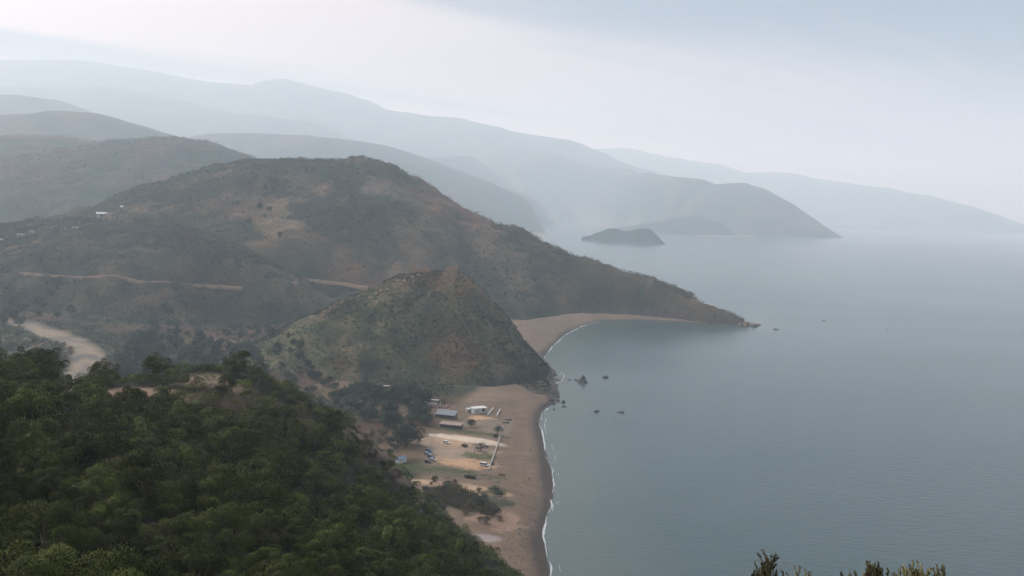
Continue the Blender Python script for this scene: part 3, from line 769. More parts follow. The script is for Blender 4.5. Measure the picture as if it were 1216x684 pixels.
def trunk_mesh(name, cents, h1, seed, r0=0.16, limbs=8):
    r_ = np.random.default_rng(seed + 500)
    top = np.array((0.15 * r_.normal(), 0.15 * r_.normal(), h1 * 0.72))
    mid = top * 0.5 + np.array((0.18 * r_.normal(), 0.18 * r_.normal(), 0))
    parts = [tube([(0, 0, -0.6), (0, 0, 0.05), mid * 0.6, mid, top], [r0 * 1.35, r0 * 1.2, r0 * 0.9, r0 * 0.75, r0 * 0.25])]
    for j in r_.choice(len(cents), min(limbs, len(cents)), replace=False):
        c = cents[j]; st = mid * r_.uniform(0.7, 1.2)
        parts.append(tube([st, st * 0.5 + c * 0.5 + np.array((0, 0, -0.15)), c], [r0 * 0.5, r0 * 0.35, r0 * 0.12], 5))
    V, F = join(parts)
    o = mesh_np(name, V, F, M_bark, None, None, True); me = o.data; bpy.data.objects.remove(o)
    return me
def tree_kit(n, mat, seed0, **kw):
    kit = []
    r0 = kw.pop('r0', 0.16)
    for i in range(n):
        cm, ce = crown_mesh("crown", mat, seed0 + i, **kw)
        kit.append((cm, trunk_mesh("trunk", ce, kw.get('h1', 6.0), seed0 + i, r0)))
    return kit
def plant_tree(name, kit, loc, s, rz, sz=None, label=None, cat="tree", group=None, tilt=(0, 0)):
    cm, tm = kit
    root = empty(name, loc, 0, label, cat, group)
    root.rotation_euler = (tilt[0], tilt[1], rz)
    root.scale = (s, s, sz or s)
    for nm, me in (("crown", cm), ("trunk", tm)):
        o = bpy.data.objects.new(nm, me); COL.objects.link(o); o.parent = root
    return root

PINES = tree_kit(7, M_pine, 100, h0=0.7, lobes=46, per=420, lr=(0.55, 0.95), L=(0.13, 0.26), Wd=(0.04, 0.075))
PINES_FINE = tree_kit(3, M_pine, 130, h0=0.6, lobes=70, per=950, lr=(0.42, 0.8), L=(0.08, 0.17), Wd=(0.016, 0.032))
ROUNDS = tree_kit(4, M_broad, 160, h0=0.9, h1=6.0, rad=2.9, lobes=40, per=70, lr=(0.7, 1.2), L=(0.35, 0.6), Wd=(0.2, 0.34), r0=0.2)
OLIVES = tree_kit(3, M_olive, 180, h0=0.8, h1=5.0, rad=2.6, lobes=30, per=60, lr=(0.6, 1.1), L=(0.3, 0.55), Wd=(0.16, 0.3))
RUSTS = tree_kit(2, M_rust, 190, h0=0.4, h1=4.2, rad=2.2, lobes=24, per=60, lr=(0.5, 0.9), L=(0.3, 0.5), Wd=(0.12, 0.24))

# ---- which ground the camera can see
def visible(Pt, hf, steps=26, tol=1.0):
    """rows of Pt whose line to the camera clears the surface hf"""
    ok = np.ones(len(Pt), bool)
    for k in range(1, steps):
        t = (k / steps) ** 1.0
        q = Pt * (1 - t) + np.array((0, 0, CAM_Z)) * t
        ok &= q[:, 2] > hf(q[:, 0], q[:, 1]) - tol
    return ok

# ---- pines of the near slope
r_ = np.random.default_rng(5)
cand = np.c_[r_.uniform(-260, 60, 40000), r_.uniform(14, 345, 40000)]
nz = near_h(cand[:, 0], cand[:, 1])
bz = flat_h(cand[:, 0], cand[:, 1], coast_sd(cand[:, 0], cand[:, 1]))
cand3 = np.c_[cand, nz]
pxs, pys, dep = proj(cand3 + np.array((0, 0, 3.5)))
ok = (nz > bz + 1.0) & (pxs > -70) & (pxs < 640) & (pys < 800) & (dep > 20)
# clearings, bare crest and the rocky flank
def near_clear(p3, rows):
    bad = np.zeros(len(p3), bool)
    for a, b, Y, ra in rows:
        c_ = P(a, b, Y)
        bad |= np.hypot(p3[:, 0] - c_.x, p3[:, 1] - c_.y) < ra
    return bad
CLEAR = [(110,494,172,9),(150,482,180,9),(182,464,192,6),(90,470,178,7),(265,440,206,6),(118,470,188,8),(140,466,190,9),(155,462,192,6),(95,482,172,6),(212,574,111,4.0),(208,590,104,3.4),(133,536,122,4.5),(145,545,118,3.5),(242,657,68,2.6),(255,446,204,5),(235,448,204,4),(300,440,212,4)]
ok &= ~near_clear(cand3, CLEAR)
flank = blob(cand[:, 0], cand[:, 1], P(418, 498, 250), None, 36, 15, seed=189, ang=-0.6)
ok &= r_.random(len(cand)) > 0.86 * flank
ok &= (dep > 32) & ~((dep < 62) & (pys < 565))
ok &= ~((pxs > 600) & (pys > 560) & (dep < 200))
ok &= visible(cand3 + np.array((0, 0, 5.0)), near_h, 30, 0.5)
sel = []; grid_ = {}
for i in np.nonzero(ok)[0]:
    x, y = cand[i]
    s_ = r_.uniform(0.55, 1.35) * (0.72 if pys[i] < 478 else 1.0) * (0.8 if dep[i] > 225 else 1.0)
    md = 4.9 * s_
    gx, gy = int(x // 5), int(y // 5)
    if any((x - a) ** 2 + (y - b) ** 2 < (0.5 * (md + c2_)) ** 2 for u in (-1, 0, 1) for v in (-1, 0, 1) for a, b, c2_ in grid_.get((gx + u, gy + v), ())): continue
    grid_.setdefault((gx, gy), []).append((x, y, md)); sel.append((i, s_))
sel.sort(key=lambda t: dep[t[0]] / t[1])
ZONES = [
    (lambda a, b, d: a < 150 and b > 540, "big dark pine in the lower left corner of the photo", "pines in the lower left corner"),
    (lambda a, b, d: a < 175 and b < 450, "dark pine on the skyline at the left edge above the river bend", "pines on the left skyline"),
    (lambda a, b, d: a < 230 and b <= 545, "dark green pine on the left slope below the orange clearing", "pines below the clearing"),
    (lambda a, b, d: b < 470 and a < 345, "small dark pine along the crest of the near spur", "pines along the spur crest"),
    (lambda a, b, d: a >= 345 and b < 560, "small pine on the steep rocky right flank of the spur", "pines on the rocky flank"),
    (lambda a, b, d: a >= 420 and b < 640, "dark pine low on the slope above the brown reeds and beach", "pines low on the slope"),
    (lambda a, b, d: a >= 330 and b >= 600, "dark pine at the bottom edge of the slope left of the beach", "pines at the bottom edge"),
    (lambda a, b, d: b < 560, "rounded dark pine filling the hollow below the spur crest", "pines in the hollow"),
    (lambda a, b, d: True, "rounded green pine on the lower middle of the wooded slope", "pines on the lower middle slope"),
]
NIND = 285
rest = []
for q, (i, s_) in enumerate(sel):
    x, y, z = cand3[i]
    if q < NIND:
        lab, grp = next((l, g) for f, l, g in ZONES if f(pxs[i], pys[i], dep[i]))
        kit = PINES_FINE[q % 3] if dep[i] < 85 else PINES[(q * 5 + 3) % 7]
        plant_tree("pine_tree", kit, (x, y, z - 0.15), s_, r_.uniform(0, 6.28), s_ * r_.uniform(0.85, 1.2), lab, "pine tree", grp, (r_.normal() * 0.06, r_.normal() * 0.06))
    else: rest.append((x, y, z, s_))
def stuff_mesh(name, items, mat, per, size, L, Wd, seed, label, flat=0.75, tint=(0.42, 0.2), trunk=0.25):
    """one object of many small leafy clumps: items rows x, y, z, scale"""
    r_ = np.random.default_rng(seed)
    A = np.asarray(items, float); n = len(A)
    idx = np.repeat(np.arange(n), per)
    q = r_.normal(size=(n * per, 3)); q[:, 2] = q[:, 2] * 0.9 + 0.3; q /= np.linalg.norm(q, axis=1, keepdims=True)
    # every clump is a few rounded shoots, not one ball
    k = 4; off = r_.normal(size=(n, k, 3)) * np.array((0.42, 0.42, 0.22)); off[:, :, 2] = np.abs(off[:, :, 2])
    which = r_.integers(0, k, n * per)
    cen = off[idx, which]
    rad = r_.uniform(0.35, 0.6, (n, k))[idx, which]
    s = A[idx, 3] * size
    p = A[idx, :3] + np.array((0, 0, 1.0)) * (s * trunk)[:, None] + (cen + q * rad[:, None] * (0.7 + 0.3 * r_.random((len(q), 1)))) * s[:, None] * np.array((1, 1, flat))
    D = q + np.array((0, 0, 0.35)) + 0.5 * r_.normal(size=q.shape)
    ls = np.clip(s, 0.4 * size, None) / size
    V, F = blades(p, D, r_.uniform(*L, len(q)) * ls, r_.uniform(*Wd, len(q)) * ls, r_)
    ct = np.clip(r_.normal(tint[0], tint[1], n), 0, 1)
    T = np.repeat(np.clip(ct[idx] + 0.15 * r_.normal(size=len(q)), 0, 1), 4)
    o = mesh_np(name, V, F, mat, None, np.repeat(T[:, None], 3, 1), nrm=unit(np.repeat(0.35 * q + 0.65 * unit(cen + q * 0.5 + np.array((0, 0, 0.15))) + 0.12 * r_.normal(size=q.shape), 4, 0)))
    return tag(o, label, kind="stuff")
for a, b, Y, s_, lab in ((185, 449, 206, 1.0, "round dark pine standing alone against the valley on the spur crest"), (128, 462, 191, .8, "small dark pine at the middle of the bare clearing on the spur"), (122, 452, 196, .95, "dark pine at the back of the bare clearing on the spur"), (120, 487, 176, .5, "smallest bush like pine on the front edge of the bare clearing"), (282, 440, 214, .95, "highest dark pine clump on the spur crest right of the lone round pine"), (55, 443, 178, 1.2, "broad dark pine on the crest left of the bare clearing")):
    p = P(a, b, Y); p.z = float(near_h(np.array([p.x]), np.array([p.y]))[0])
    plant_tree("pine_tree", PINES[int(a) % 7], (p.x, p.y, p.z - .2), s_, a * 1.0, s_ * 1.0, lab, "pine tree")
if rest:
    stuff_mesh("pine_wood", [(x, y, z + 0.8 * s, s) for x, y, z, s in rest], M_pine, 1100, 3.0, (0.28, 0.5), (0.08, 0.15), 41, "mass of farther dark pines on the near slope", 0.8)
print("pines", len(sel))
# low growth between the pines and on the bare crest
cand = np.c_[r_.uniform(-260, 60, 9000), r_.uniform(14, 345, 9000)]
fc = P(425, 505, 252)
cand = np.r_[cand, np.c_[fc.x + r_.normal(size=2600) * 26, fc.y + r_.normal(size=2600) * 26]]
nz = near_h(cand[:, 0], cand[:, 1]); bz = flat_h(cand[:, 0], cand[:, 1], coast_sd(cand[:, 0], cand[:, 1]))
c3_ = np.c_[cand, nz]
pu, pv, dd_ = proj(c3_)
ok = (nz > bz + 0.5) & (pu > -60) & (pu < 660) & (pv < 760) & (dd_ > 25) & ~near_clear(c3_, [(a, b, Y, ra * 0.75) for a, b, Y, ra in CLEAR]) & ~((pu > 600) & (dd_ < 200))
ok &= visible(c3_ + np.array((0, 0, 3.0)), near_h, 30, 2.0)
it = [(x, y, z - 0.1, r_.uniform(0.35, 1.25)) for x, y, z in c3_[ok]]
stuff_mesh("undergrowth", it, leaf_mat("undergrowth_leaves", (0.014, 0.018, 0.009), (0.048, 0.048, 0.022)), 90, 1.5, (0.22, 0.42), (0.06, 0.12), 42, "low scrub between the pines of the near slope", 0.7)

# ---- scrub on the hills
def scatter_hill(k, n, seed, dens, size, minh=6):
    r_ = np.random.default_rng(seed)
    pts = np.array(RG[k]['pts']); w = np.maximum(pts[:, 3], pts[:, 4])
    x = r_.uniform((pts[:, 0] - w).min(), (pts[:, 0] + w).max(), n); y = r_.uniform((pts[:, 1] - w).min(), (pts[:, 1] + w).max(), n)
    h, s = hill_full(k, x, y)
    g = flat_h(x, y, coast_sd(x, y))
    u, v, d = proj(np.c_[x, y, h])
    ok = (h > g + 0.3) & (h > minh * 0.5) & (u > -40) & (u < 1250) & (v < 700)
    for kk in ('castle_hill', 'hill', 'spur_hill'):
        if kk != k: ok &= h > hill_full(kk, x, y)[0] - 0.2
    ok &= r_.random(n) < dens(x, y, h)
    x, y, h = x[ok], y[ok], h[ok]
    vis = visible(np.c_[x, y, h + 2], lambda a, b: hill_h(k, a, b)[0], 20, 4.0 if k == 'castle_hill' else 7.0)
    return [(a, b, c_ - 0.15, r_.uniform(*size)) for a, b, c_ in zip(x[vis], y[vis], h[vis])]
def d_castle(x, y, h):
    return 0.30 + 0.45 * smooth(-0.2, 0.5, fbm(x, y, 24, 71, 4)) + 0.35 * smooth(-40, 10, x)
M_scrub = leaf_mat("scrub_leaves", (0.019, 0.023, 0.014), (0.050, 0.048, 0.026))
M_scrub2 = leaf_mat("scrub_leaves_far", (0.019, 0.023, 0.014), (0.055, 0.052, 0.030))
stuff_mesh("castle_hill_scrub", scatter_hill('castle_hill', 44000, 51, d_castle, (0.3, 1.2)), M_scrub, 26, 1.5, (0.5, 0.9), (0.25, 0.45), 52, "low scrub dotted over the castle hill", 0.75)
def d_hill(x, y, h):
    m = 0.22 + 0.78 * smooth(-0.35, 0.3, -fbm(x, y, 120, 81, 5, 0.6) * -1)
    for a, b, Yd, rx, ry in ((340,243,1180,24,55),(385,215,1270,14,24),(458,222,1290,42,26),(330,255,1130,26,30),(250,325,900,30,22)):
        m = m * (1 - 0.8 * blob(x, y, P(a, b, Yd), None, rx, ry, seed=80))
    return np.clip(m + blob(x, y, P(400,245,1190), None, 60, 70, seed=91), 0, 1)
stuff_mesh("hill_scrub", scatter_hill('hill', 100000, 53, d_hill, (0.4, 1.3)), M_scrub2, 16, 2.6, (0.9, 1.6), (0.5, 0.9), 54, "dark scrub scattered over the broad hill", 0.7)
def d_spur(x, y, h): return 0.35 + 0.65 * smooth(-0.3, 0.3, fbm(x, y, 70, 101, 4))
stuff_mesh("spur_scrub", scatter_hill('spur_hill', 130000, 55, d_spur, (0.45, 1.45)), M_scrub2, 16, 2.8, (0.9, 1.6), (0.5, 0.9), 56, "scrub and small trees covering the lower left hill", 0.8)
def d_round(x, y, h): return 0.25 + 0.6 * smooth(-0.2, 0.4, fbm(x, y, 130, 111, 5))
stuff_mesh("round_hill_scrub", scatter_hill('round_hill', 70000, 57, d_round, (0.5, 1.3)) + scatter_hill('field_hill', 60000, 58, lambda x, y, h: 0.35 * smooth(0.0, 0.4, fbm(x, y, 200, 121, 4)), (0.5, 1.3)), M_scrub2, 8, 4.0, (1.6, 2.6), (1.0, 1.6), 59, "scrub on the round hill and the hill with the green field", 0.6)

x = r_.uniform(-640, -40, 42000); y = r_.uniform(380, 1000, 42000)
sd_ = coast_sd(x, y); h_ = flat_h(x, y, sd_)
hh = np.maximum(hill_full('castle_hill', x, y)[0], np.maximum(hill_full('hill', x, y)[0], hill_full('spur_hill', x, y)[0]))
rd_, _a = path_d(x, y, [(p.x, p.y) for p, w in riv])
fld = blob(x, y, 40, 418, 20, 16, z=14, seed=44)
vil = np.hypot(x - G(540, 530, 4).x, y - G(540, 530, 4).y)
u, v, d = proj(np.c_[x, y, h_])
ok = (hh < h_) & (sd_ > 66) & (rd_ > 14) & (fld < 0.3) & (vil > 75) & (u > -30) & (u < 640) & (r_.random(len(x)) < 0.25 + 0.75 * smooth(-0.3, 0.3, fbm(x, y, 60, 31, 4))) & (y > 400)
stuff_mesh("valley_scrub", [(a, b, c_ - 0.1, s_) for a, b, c_, s_ in zip(x[ok], y[ok], h_[ok], r_.uniform(0.3, 1.3, ok.sum()))], M_scrub, 20, 2.2, (0.6, 1.1), (0.3, 0.6), 60, "scrub and low bushes over the valley floor", 0.75)
# ---- trees of the valley floor
def put_many(rows, kits, name, label, cat, group, seed, zfun=land_h):
    r_ = np.random.default_rng(seed)
    for k, (x, y, s) in enumerate(rows):
        z = float(zfun(x, y)[0])
        plant_tree(name, kits[k % len(kits)], (x, y, z - 0.1), s, r_.uniform(0, 6.28), s * r_.uniform(0.85, 1.15), label, cat, group)
def fill_px(poly, n, zr, seed, md=5.0, size=(0.8, 1.5)):
    """n spots whose bases are spread over a patch of ground outlined by the places seen at these pixels"""
    r_ = np.random.default_rng(seed)
    Q = np.array([tuple(G(a, b, zr).xy) for a, b in poly])
    out = []
    for _ in range(n * 60):
        x, y = r_.uniform(Q[:, 0].min(), Q[:, 0].max()), r_.uniform(Q[:, 1].min(), Q[:, 1].max())
        ins = False
        for (x0, y0), (x1, y1) in zip(Q, np.roll(Q, -1, 0)):
            if (y0 > y) != (y1 > y) and x < (x1 - x0) * (y - y0) / (y1 - y0) + x0: ins = not ins
        if not ins or any((x - a) ** 2 + (y - b) ** 2 < md * md for a, b, _s in out): continue
        out.append((x, y, r_.uniform(*size)))
        if len(out) >= n: break
    return out
put_many(fill_px([(132,440),(150,408),(200,402),(262,398),(300,412),(318,432),(300,455),(200,470),(150,462)], 110, 12, 71, 5.0, (0.8, 1.5)), ROUNDS, "round_tree", "dark round tree in the valley wood right of the river bend", "tree", "trees of the valley wood", 72)
put_many(fill_px([(150,405),(172,372),(215,365),(240,380),(262,398),(200,402)], 24, 18, 73, 8.0, (0.9, 1.5)), ROUNDS, "round_tree", "dark round tree on the rise above the valley wood", "tree", "trees above the valley wood", 74)
put_many(fill_px([(405,476),(420,463),(450,466),(478,468),(503,474),(512,490),(508,506),(470,512),(425,498)], 44, 4, 75, 4.6, (0.95, 1.6)), ROUNDS, "round_tree", "dark tree in the grove between the castle hill and the car park", "tree", "trees of the grove by the car park", 76)
put_many(fill_px([(430,520),(455,508),(480,528),(470,545),(445,540)], 12, 4, 77, 5.0, (0.6, 1.0)), RUSTS + OLIVES[:1], "rusty_shrub", "rusty brown shrub at the foot of the near slope left of the car park", "shrub", "rusty shrubs left of the car park", 78)
put_many(fill_px([(195,395),(250,372),(300,370),(340,380),(330,400),(280,408)], 26, 20, 79, 9.0, (0.6, 1.1)), OLIVES, "olive_tree", "grey green tree on the open slope above the valley wood", "tree", "grey green trees above the valley", 80)
put_many(fill_px([(-20,352),(60,340),(100,352),(105,372),(60,368),(-20,370)], 26, 28, 81, 9.0, (0.9, 1.6)), ROUNDS, "round_tree", "dark tree in the belt above the river bed at the left edge", "tree", "trees above the river bed", 82)
put_many(fill_px([(50,412),(78,404),(92,418),(90,434),(60,436)], 14, 14, 83, 6.0, (0.7, 1.2)), RUSTS, "bare_shrub", "brown bare shrub inside the river bend", "shrub", "brown shrubs inside the river bend", 84)
put_many(fill_px([(-10,395),(40,388),(48,400),(10,412),(-10,410)], 12, 15, 85, 7.0, (0.5, 0.9)), OLIVES, "olive_tree", "small grey tree in the field left of the river bend", "tree", "grey trees in the river field", 86)
put_many(fill_px([(270,300),(330,300),(345,325),(330,352),(290,352),(262,335)], 26, 60, 87, 10.0, (0.8, 1.4)), ROUNDS, "round_tree", "dark tree in the gully above the dirt road", "tree", "trees in the gully by the road", 88)
put_many(fill_px([(318,424),(360,436),(405,462),(428,492),(402,502),(345,462)], 46, 6, 93, 4.5, (0.55, 1.15)), ROUNDS + OLIVES, "round_tree", "small dark tree in the dip between the near spur and the castle hill", "tree", "trees of the dip behind the spur", 94)
big = plant_tree("round_tree", ROUNDS[2], (*G(482, 529, 4).xy, 3.4), 2.5, 1.0, 2.15, "largest dark round tree at the left edge of the car park", "tree")
plant_tree("round_tree", ROUNDS[0], (*G(463, 508, 4).xy, 3.4), 2.0, 2.0, 2.0, "second largest dark round tree just behind the largest one by the car park", "tree")
plant_tree("olive_tree", OLIVES[0], (*G(591, 514, 4).xy, 3.6), 0.85, 0.4, 1.05, "small green tree standing alone at the landward edge of the beach", "tree")
plant_tree("olive_tree", OLIVES[1], (*G(559, 506, 4).xy, 3.6), 0.95, 1.4, 1.0, "dark green tree in front of the white house", "tree")
cm, ce = crown_mesh("crown", M_dry, 301, h0=0.5, h1=4.0, rad=3.2, lobes=30, per=60, lr=(0.5, 0.9), L=(0.4, 0.7), Wd=(0.05, 0.1))
plant_tree("bare_tree", (cm, trunk_mesh("trunk", ce, 4.0, 301, 0.2, 14)), (*G(571, 534, 4).xy, 3.6), 1.35, 0.2, 1.2, "leafless purplish brown tree at the edge of the car park by the beach wall", "tree")
# reeds at the foot of the slope by the beach
it = []
for (x, y, s) in fill_px([(505,582),(540,578),(565,588),(590,602),(585,612),(560,608),(530,602),(505,596)], 330, 3.5, 91, 1.15, (0.5, 1.4)):
    it.append((x, y, float(land_h(x, y)[0]), s))
def reed_bed(name, it, label, seed):
    r_ = np.random.default_rng(seed)
    A = np.array(it); idx = np.repeat(np.arange(len(A)), 34)
    p = A[idx, :3] + np.c_[r_.normal(size=(len(idx), 2)) * 0.7, r_.random(len(idx)) * 2.0 * (A[idx, 3] + 0.5 * fbm(A[idx, 0], A[idx, 1], 9, 95, 3))]
    D = np.c_[r_.normal(size=(len(idx), 2)) * 0.5, np.ones(len(idx))]
    V, F = blades(p, D, r_.uniform(0.7, 1.5, len(idx)), r_.uniform(0.12, 0.26, len(idx)), r_)
    T = np.repeat(np.clip(r_.normal(0.45, 0.2, len(A))[idx] + 0.2 * r_.normal(size=len(idx)), 0, 1), 4)
    return tag(mesh_np(name, V, F, M_reed, None, np.repeat(T[:, None], 3, 1)), label, kind="stuff")
reed_bed("reeds", it, "brown reed bed at the foot of the slope beside the beach", 92)

put_many(fill_px([(490,575),(520,570),(560,580),(598,596),(596,616),(575,622),(545,612),(505,600)], 34, 3.5, 96, 3.6, (0.35, 0.85)), RUSTS + OLIVES[:2] + RUSTS, "reed_bed_shrub", "rusty or olive shrub among the brown reeds at the foot of the slope", "shrub", "shrubs among the reeds", 97)
# ------------------------------------------------------------------ finding the ground under a seen spot
def hit(px, py, y0=120.0, y1=3500.0, hf=None):
    hf = hf or land_h
    d = F_ + CR * ((px - W0 / 2) / FPX) - CU * ((py - H0 / 2) / FPX)
    lo, hi, n = y0, y1, 260
    for _ in range(2):
        Y = np.geomspace(lo, hi, n)
        below = CAM_Z + d.z / d.y * Y < hf(d.x / d.y * Y, Y)
        if not below.any(): return P(px, py, 1200)
        k = max(int(np.argmax(below)), 1)
        lo, hi, n = Y[k - 1], Y[k], 24
    x = d.x / d.y * hi
    return Vector((x, hi, float(hf(np.array([x]), np.array([hi]))[0])))

class MB:
    """collects boxes, prisms and tubes and links them as ONE mesh object"""
    def __init__(s): s.bm = bmesh.new()
    def box(s, x0, y0, z0, x1, y1, z1, rz=0.0, taper=0.0):
        vs = []
        cx, cy = (x0 + x1) / 2, (y0 + y1) / 2
        for z, k in ((z0, 1.0), (z1, 1.0 - taper)):
            for x, y in ((x0, y0), (x1, y0), (x1, y1), (x0, y1)):
                dx, dy = (x - cx) * k, (y - cy) * k
                vs.append(s.bm.verts.new((cx + dx * math.cos(rz) - dy * math.sin(rz), cy + dx * math.sin(rz) + dy * math.cos(rz), z)))
        for f in ((0, 3, 2, 1), (4, 5, 6, 7), (0, 1, 5, 4), (1, 2, 6, 5), (2, 3, 7, 6), (3, 0, 4, 7)):
            s.bm.faces.new([vs[i] for i in f])
        return s
    def prism(s, prof, y0, y1, axis='y'):
        """closed profile of (x, z) carried from y0 to y1"""
        a = [s.bm.verts.new((x, y0, z) if axis == 'y' else (y0, x, z)) for x, z in prof]
        b = [s.bm.verts.new((x, y1, z) if axis == 'y' else (y1, x, z)) for x, z in prof]
        n = len(prof)
        s.bm.faces.new(a); s.bm.faces.new(b[::-1])
        for i in range(n): s.bm.faces.new((a[i], b[i], b[(i + 1) % n], a[(i + 1) % n]))
        return s
    def raw(s, V, F):
        vs = [s.bm.verts.new(v) for v in V]
        for f in F:
            try: s.bm.faces.new([vs[i] for i in f])
            except ValueError: pass
        return s
    def build(s, name, mat, parent=None, bevel=0.0, smooth_=False):
        bmesh.ops.recalc_face_normals(s.bm, faces=s.bm.faces)
        if bevel: bmesh.ops.bevel(s.bm, geom=list(s.bm.edges), offset=bevel, segments=2, affect='EDGES', profile=0.6)
        me = bpy.data.meshes.new(name); s.bm.to_mesh(me); s.bm.free()
        if smooth_: me.polygons.foreach_set("use_smooth", np.ones(len(me.polygons), bool))
        me.materials.append(mat)
        o = bpy.data.objects.new(name, me); COL.objects.link(o)
        if parent: o.parent = parent
        return o

M_white = simple("lime_wash", (0.40, 0.395, 0.375), 0.85, 0.10, 0.8)
M_pale = simple("pale_render", (0.26, 0.235, 0.205), 0.9, 0.16, 0.7)
M_roofgrey = simple("grey_roof_sheet", (0.13, 0.135, 0.142), 0.7, 0.12, 0.9)
M_roofpink = simple("faded_tiles", (0.20, 0.145, 0.12), 0.85, 0.2, 1.2)
M_dkwall = simple("dark_plank_wall", (0.055, 0.055, 0.052), 0.85, 0.3, 1.5)
M_blue = simple("blue_grey_tarpaulin", (0.10, 0.13, 0.165), 0.7, 0.15, 0.9)
M_dark = simple("dark_opening", (0.02, 0.02, 0.022), 0.6, 0.2, 2.0)
M_wood = simple("dark_boat_wood", (0.05, 0.045, 0.042), 0.7, 0.25, 3.0)
M_stone = simple("old_masonry", (0.25, 0.165, 0.11), 0.95, 0.32, 0.8)
M_wallgrey = simple("weathered_wall", (0.15, 0.13, 0.11), 0.9, 0.3, 0.5)
M_redearth = simple("reddish_terrace", (0.10, 0.058, 0.043), 0.95, 0.2, 0.8)
M_tyre = simple("tyre_rubber", (0.02, 0.02, 0.02), 0.8, 0.1, 5)
M_glass = simple("car_glass", (0.03, 0.035, 0.04), 0.12, 0.1, 2, 0.0, 0.6)

# ------------------------------------------------------------------ dirt roads on the hill
mt, n_, l_, b_ = newmat("dirt_road")
M_road = simple("dirt_road_surface", (0.15, 0.098, 0.066), 0.95, 0.45, 0.12)
def road(name, pxs_, width, label):
    pts = [hit(a, b, 500) for a, b in pxs_]
    path = []
    for p, q in zip(pts[:-1], pts[1:]):
        n = max(2, int((q - p).length / 4))
        for k in range(n): path.append(p.lerp(q, k / n))
    path.append(pts[-1])
    xy = np.array([(p.x, p.y) for p in path])
    for _ in range(3): xy[1:-1] = (xy[:-2] + 2 * xy[1:-1] + xy[2:]) / 4
    t = np.gradient(xy, axis=0); t /= np.linalg.norm(t, axis=1, keepdims=True); nrm_ = np.c_[-t[:, 1], t[:, 0]]
    z = np.max([land_h(*(xy + nrm_ * o).T) for o in np.linspace(-width / 2, width / 2, 5)], 0)
    z = np.convolve(np.pad(z, 3, mode='edge'), np.ones(7) / 7, 'valid') + 0.5
    V = []
    for o, dz in ((-width / 2 - 1.5, -4), (-width / 2, 0), (width / 2, 0), (width / 2 + 1.5, -4)):
        V.append(np.c_[xy + nrm_ * o, z + dz])
    n = len(xy); V = np.concatenate(V)
    F = [(c_ * n + i, c_ * n + i + 1, (c_ + 1) * n + i + 1, (c_ + 1) * n + i) for c_ in range(3) for i in range(n - 1)]
    return tag(mesh_np(name, V, F, M_road, None, None, True), label, kind="structure")
road("dirt_road", [(24,325),(50,327),(75,328.5),(110,330),(150,331),(195,334.5),(240,340),(288,342.5)], 3.6, "dirt road cut along the lower left hill")
road("dirt_road", [(344,327.5),(360,331),(380,334),(410,337.5),(438,342)], 4.2, "dirt road dropping behind the castle hill")
road("dirt_track", [(344,327.5),(351,331),(353,334.5),(347,338)], 3.2, "short bend of the dirt track below the road")

# ------------------------------------------------------------------ surf
def foam_strip(name, px_rows, wid, label, seed, out=0.0, bias=0.8):
    pts = np.array([tuple(G(a, b).xy) for a, b in px_rows])
    seg = np.linalg.norm(np.diff(pts, axis=0), axis=1); s = np.r_[0, np.cumsum(seg)]
    u = np.arange(0, s[-1], 1.2)
    xy = np.c_[np.interp(u, s, pts[:, 0]), np.interp(u, s, pts[:, 1])]
    k = np.ones(9) / 9
    xy = np.c_[np.convolve(np.pad(xy[:, 0], 4, mode='edge'), k, 'valid'), np.convolve(np.pad(xy[:, 1], 4, mode='edge'), k, 'valid')]
    t = np.gradient(xy, axis=0); t /= np.linalg.norm(t, axis=1, keepdims=True); nr = np.c_[t[:, 1], -t[:, 0]]
    off = out + (0.8 + out * .3) * fbm(u, u * 0, 16, seed, 3)
    w = wid * np.clip(bias + 0.9 * fbm(u, u * 0 + 9, 11, seed + 3, 4), 0.0, 1.6)
    V = np.concatenate([np.c_[xy + nr * (off - w * 0.2)[:, None], np.full(len(u), 0.10)], np.c_[xy + nr * (off + w * 0.8)[:, None], np.full(len(u), 0.05)]])
    n = len(u); F = [(i, i + 1, n + i + 1, n + i) for i in range(n - 1) if w[i] > 0.12 and w[i + 1] > 0.12]
    return tag(mesh_np(name, V, F, M_foam), label, kind="stuff")
M_foam = simple("sea_foam", (0.30, 0.31, 0.31), 0.8, 0.08, 0.6)
foam_strip("surf_foam", [(655,690),(648,660),(645,640),(650,610),(657,590),(658,575),(652,550),(645,525),(641,505),(643,490),(650,484)], 0.7, "thin white line of surf along the near beach", 3)
foam_strip("surf_foam", [(645,425),(655,412),(670,398),(690,388),(712,381.5)], 1.2, "thin white line of surf along the second beach", 8)
foam_strip("surf_foam", [(655,690),(648,660),(645,640),(650,610),(657,590),(658,575),(652,550),(645,525),(641,505),(643,490)], 0.5, "faint broken second line of surf off the near beach", 31, 3.2, 0.1)
foam_strip("surf_foam", [(663,440),(672,446),(668,452),(660,456)], 1.2, "white wash round the brown rocks off the castle hill", 12)

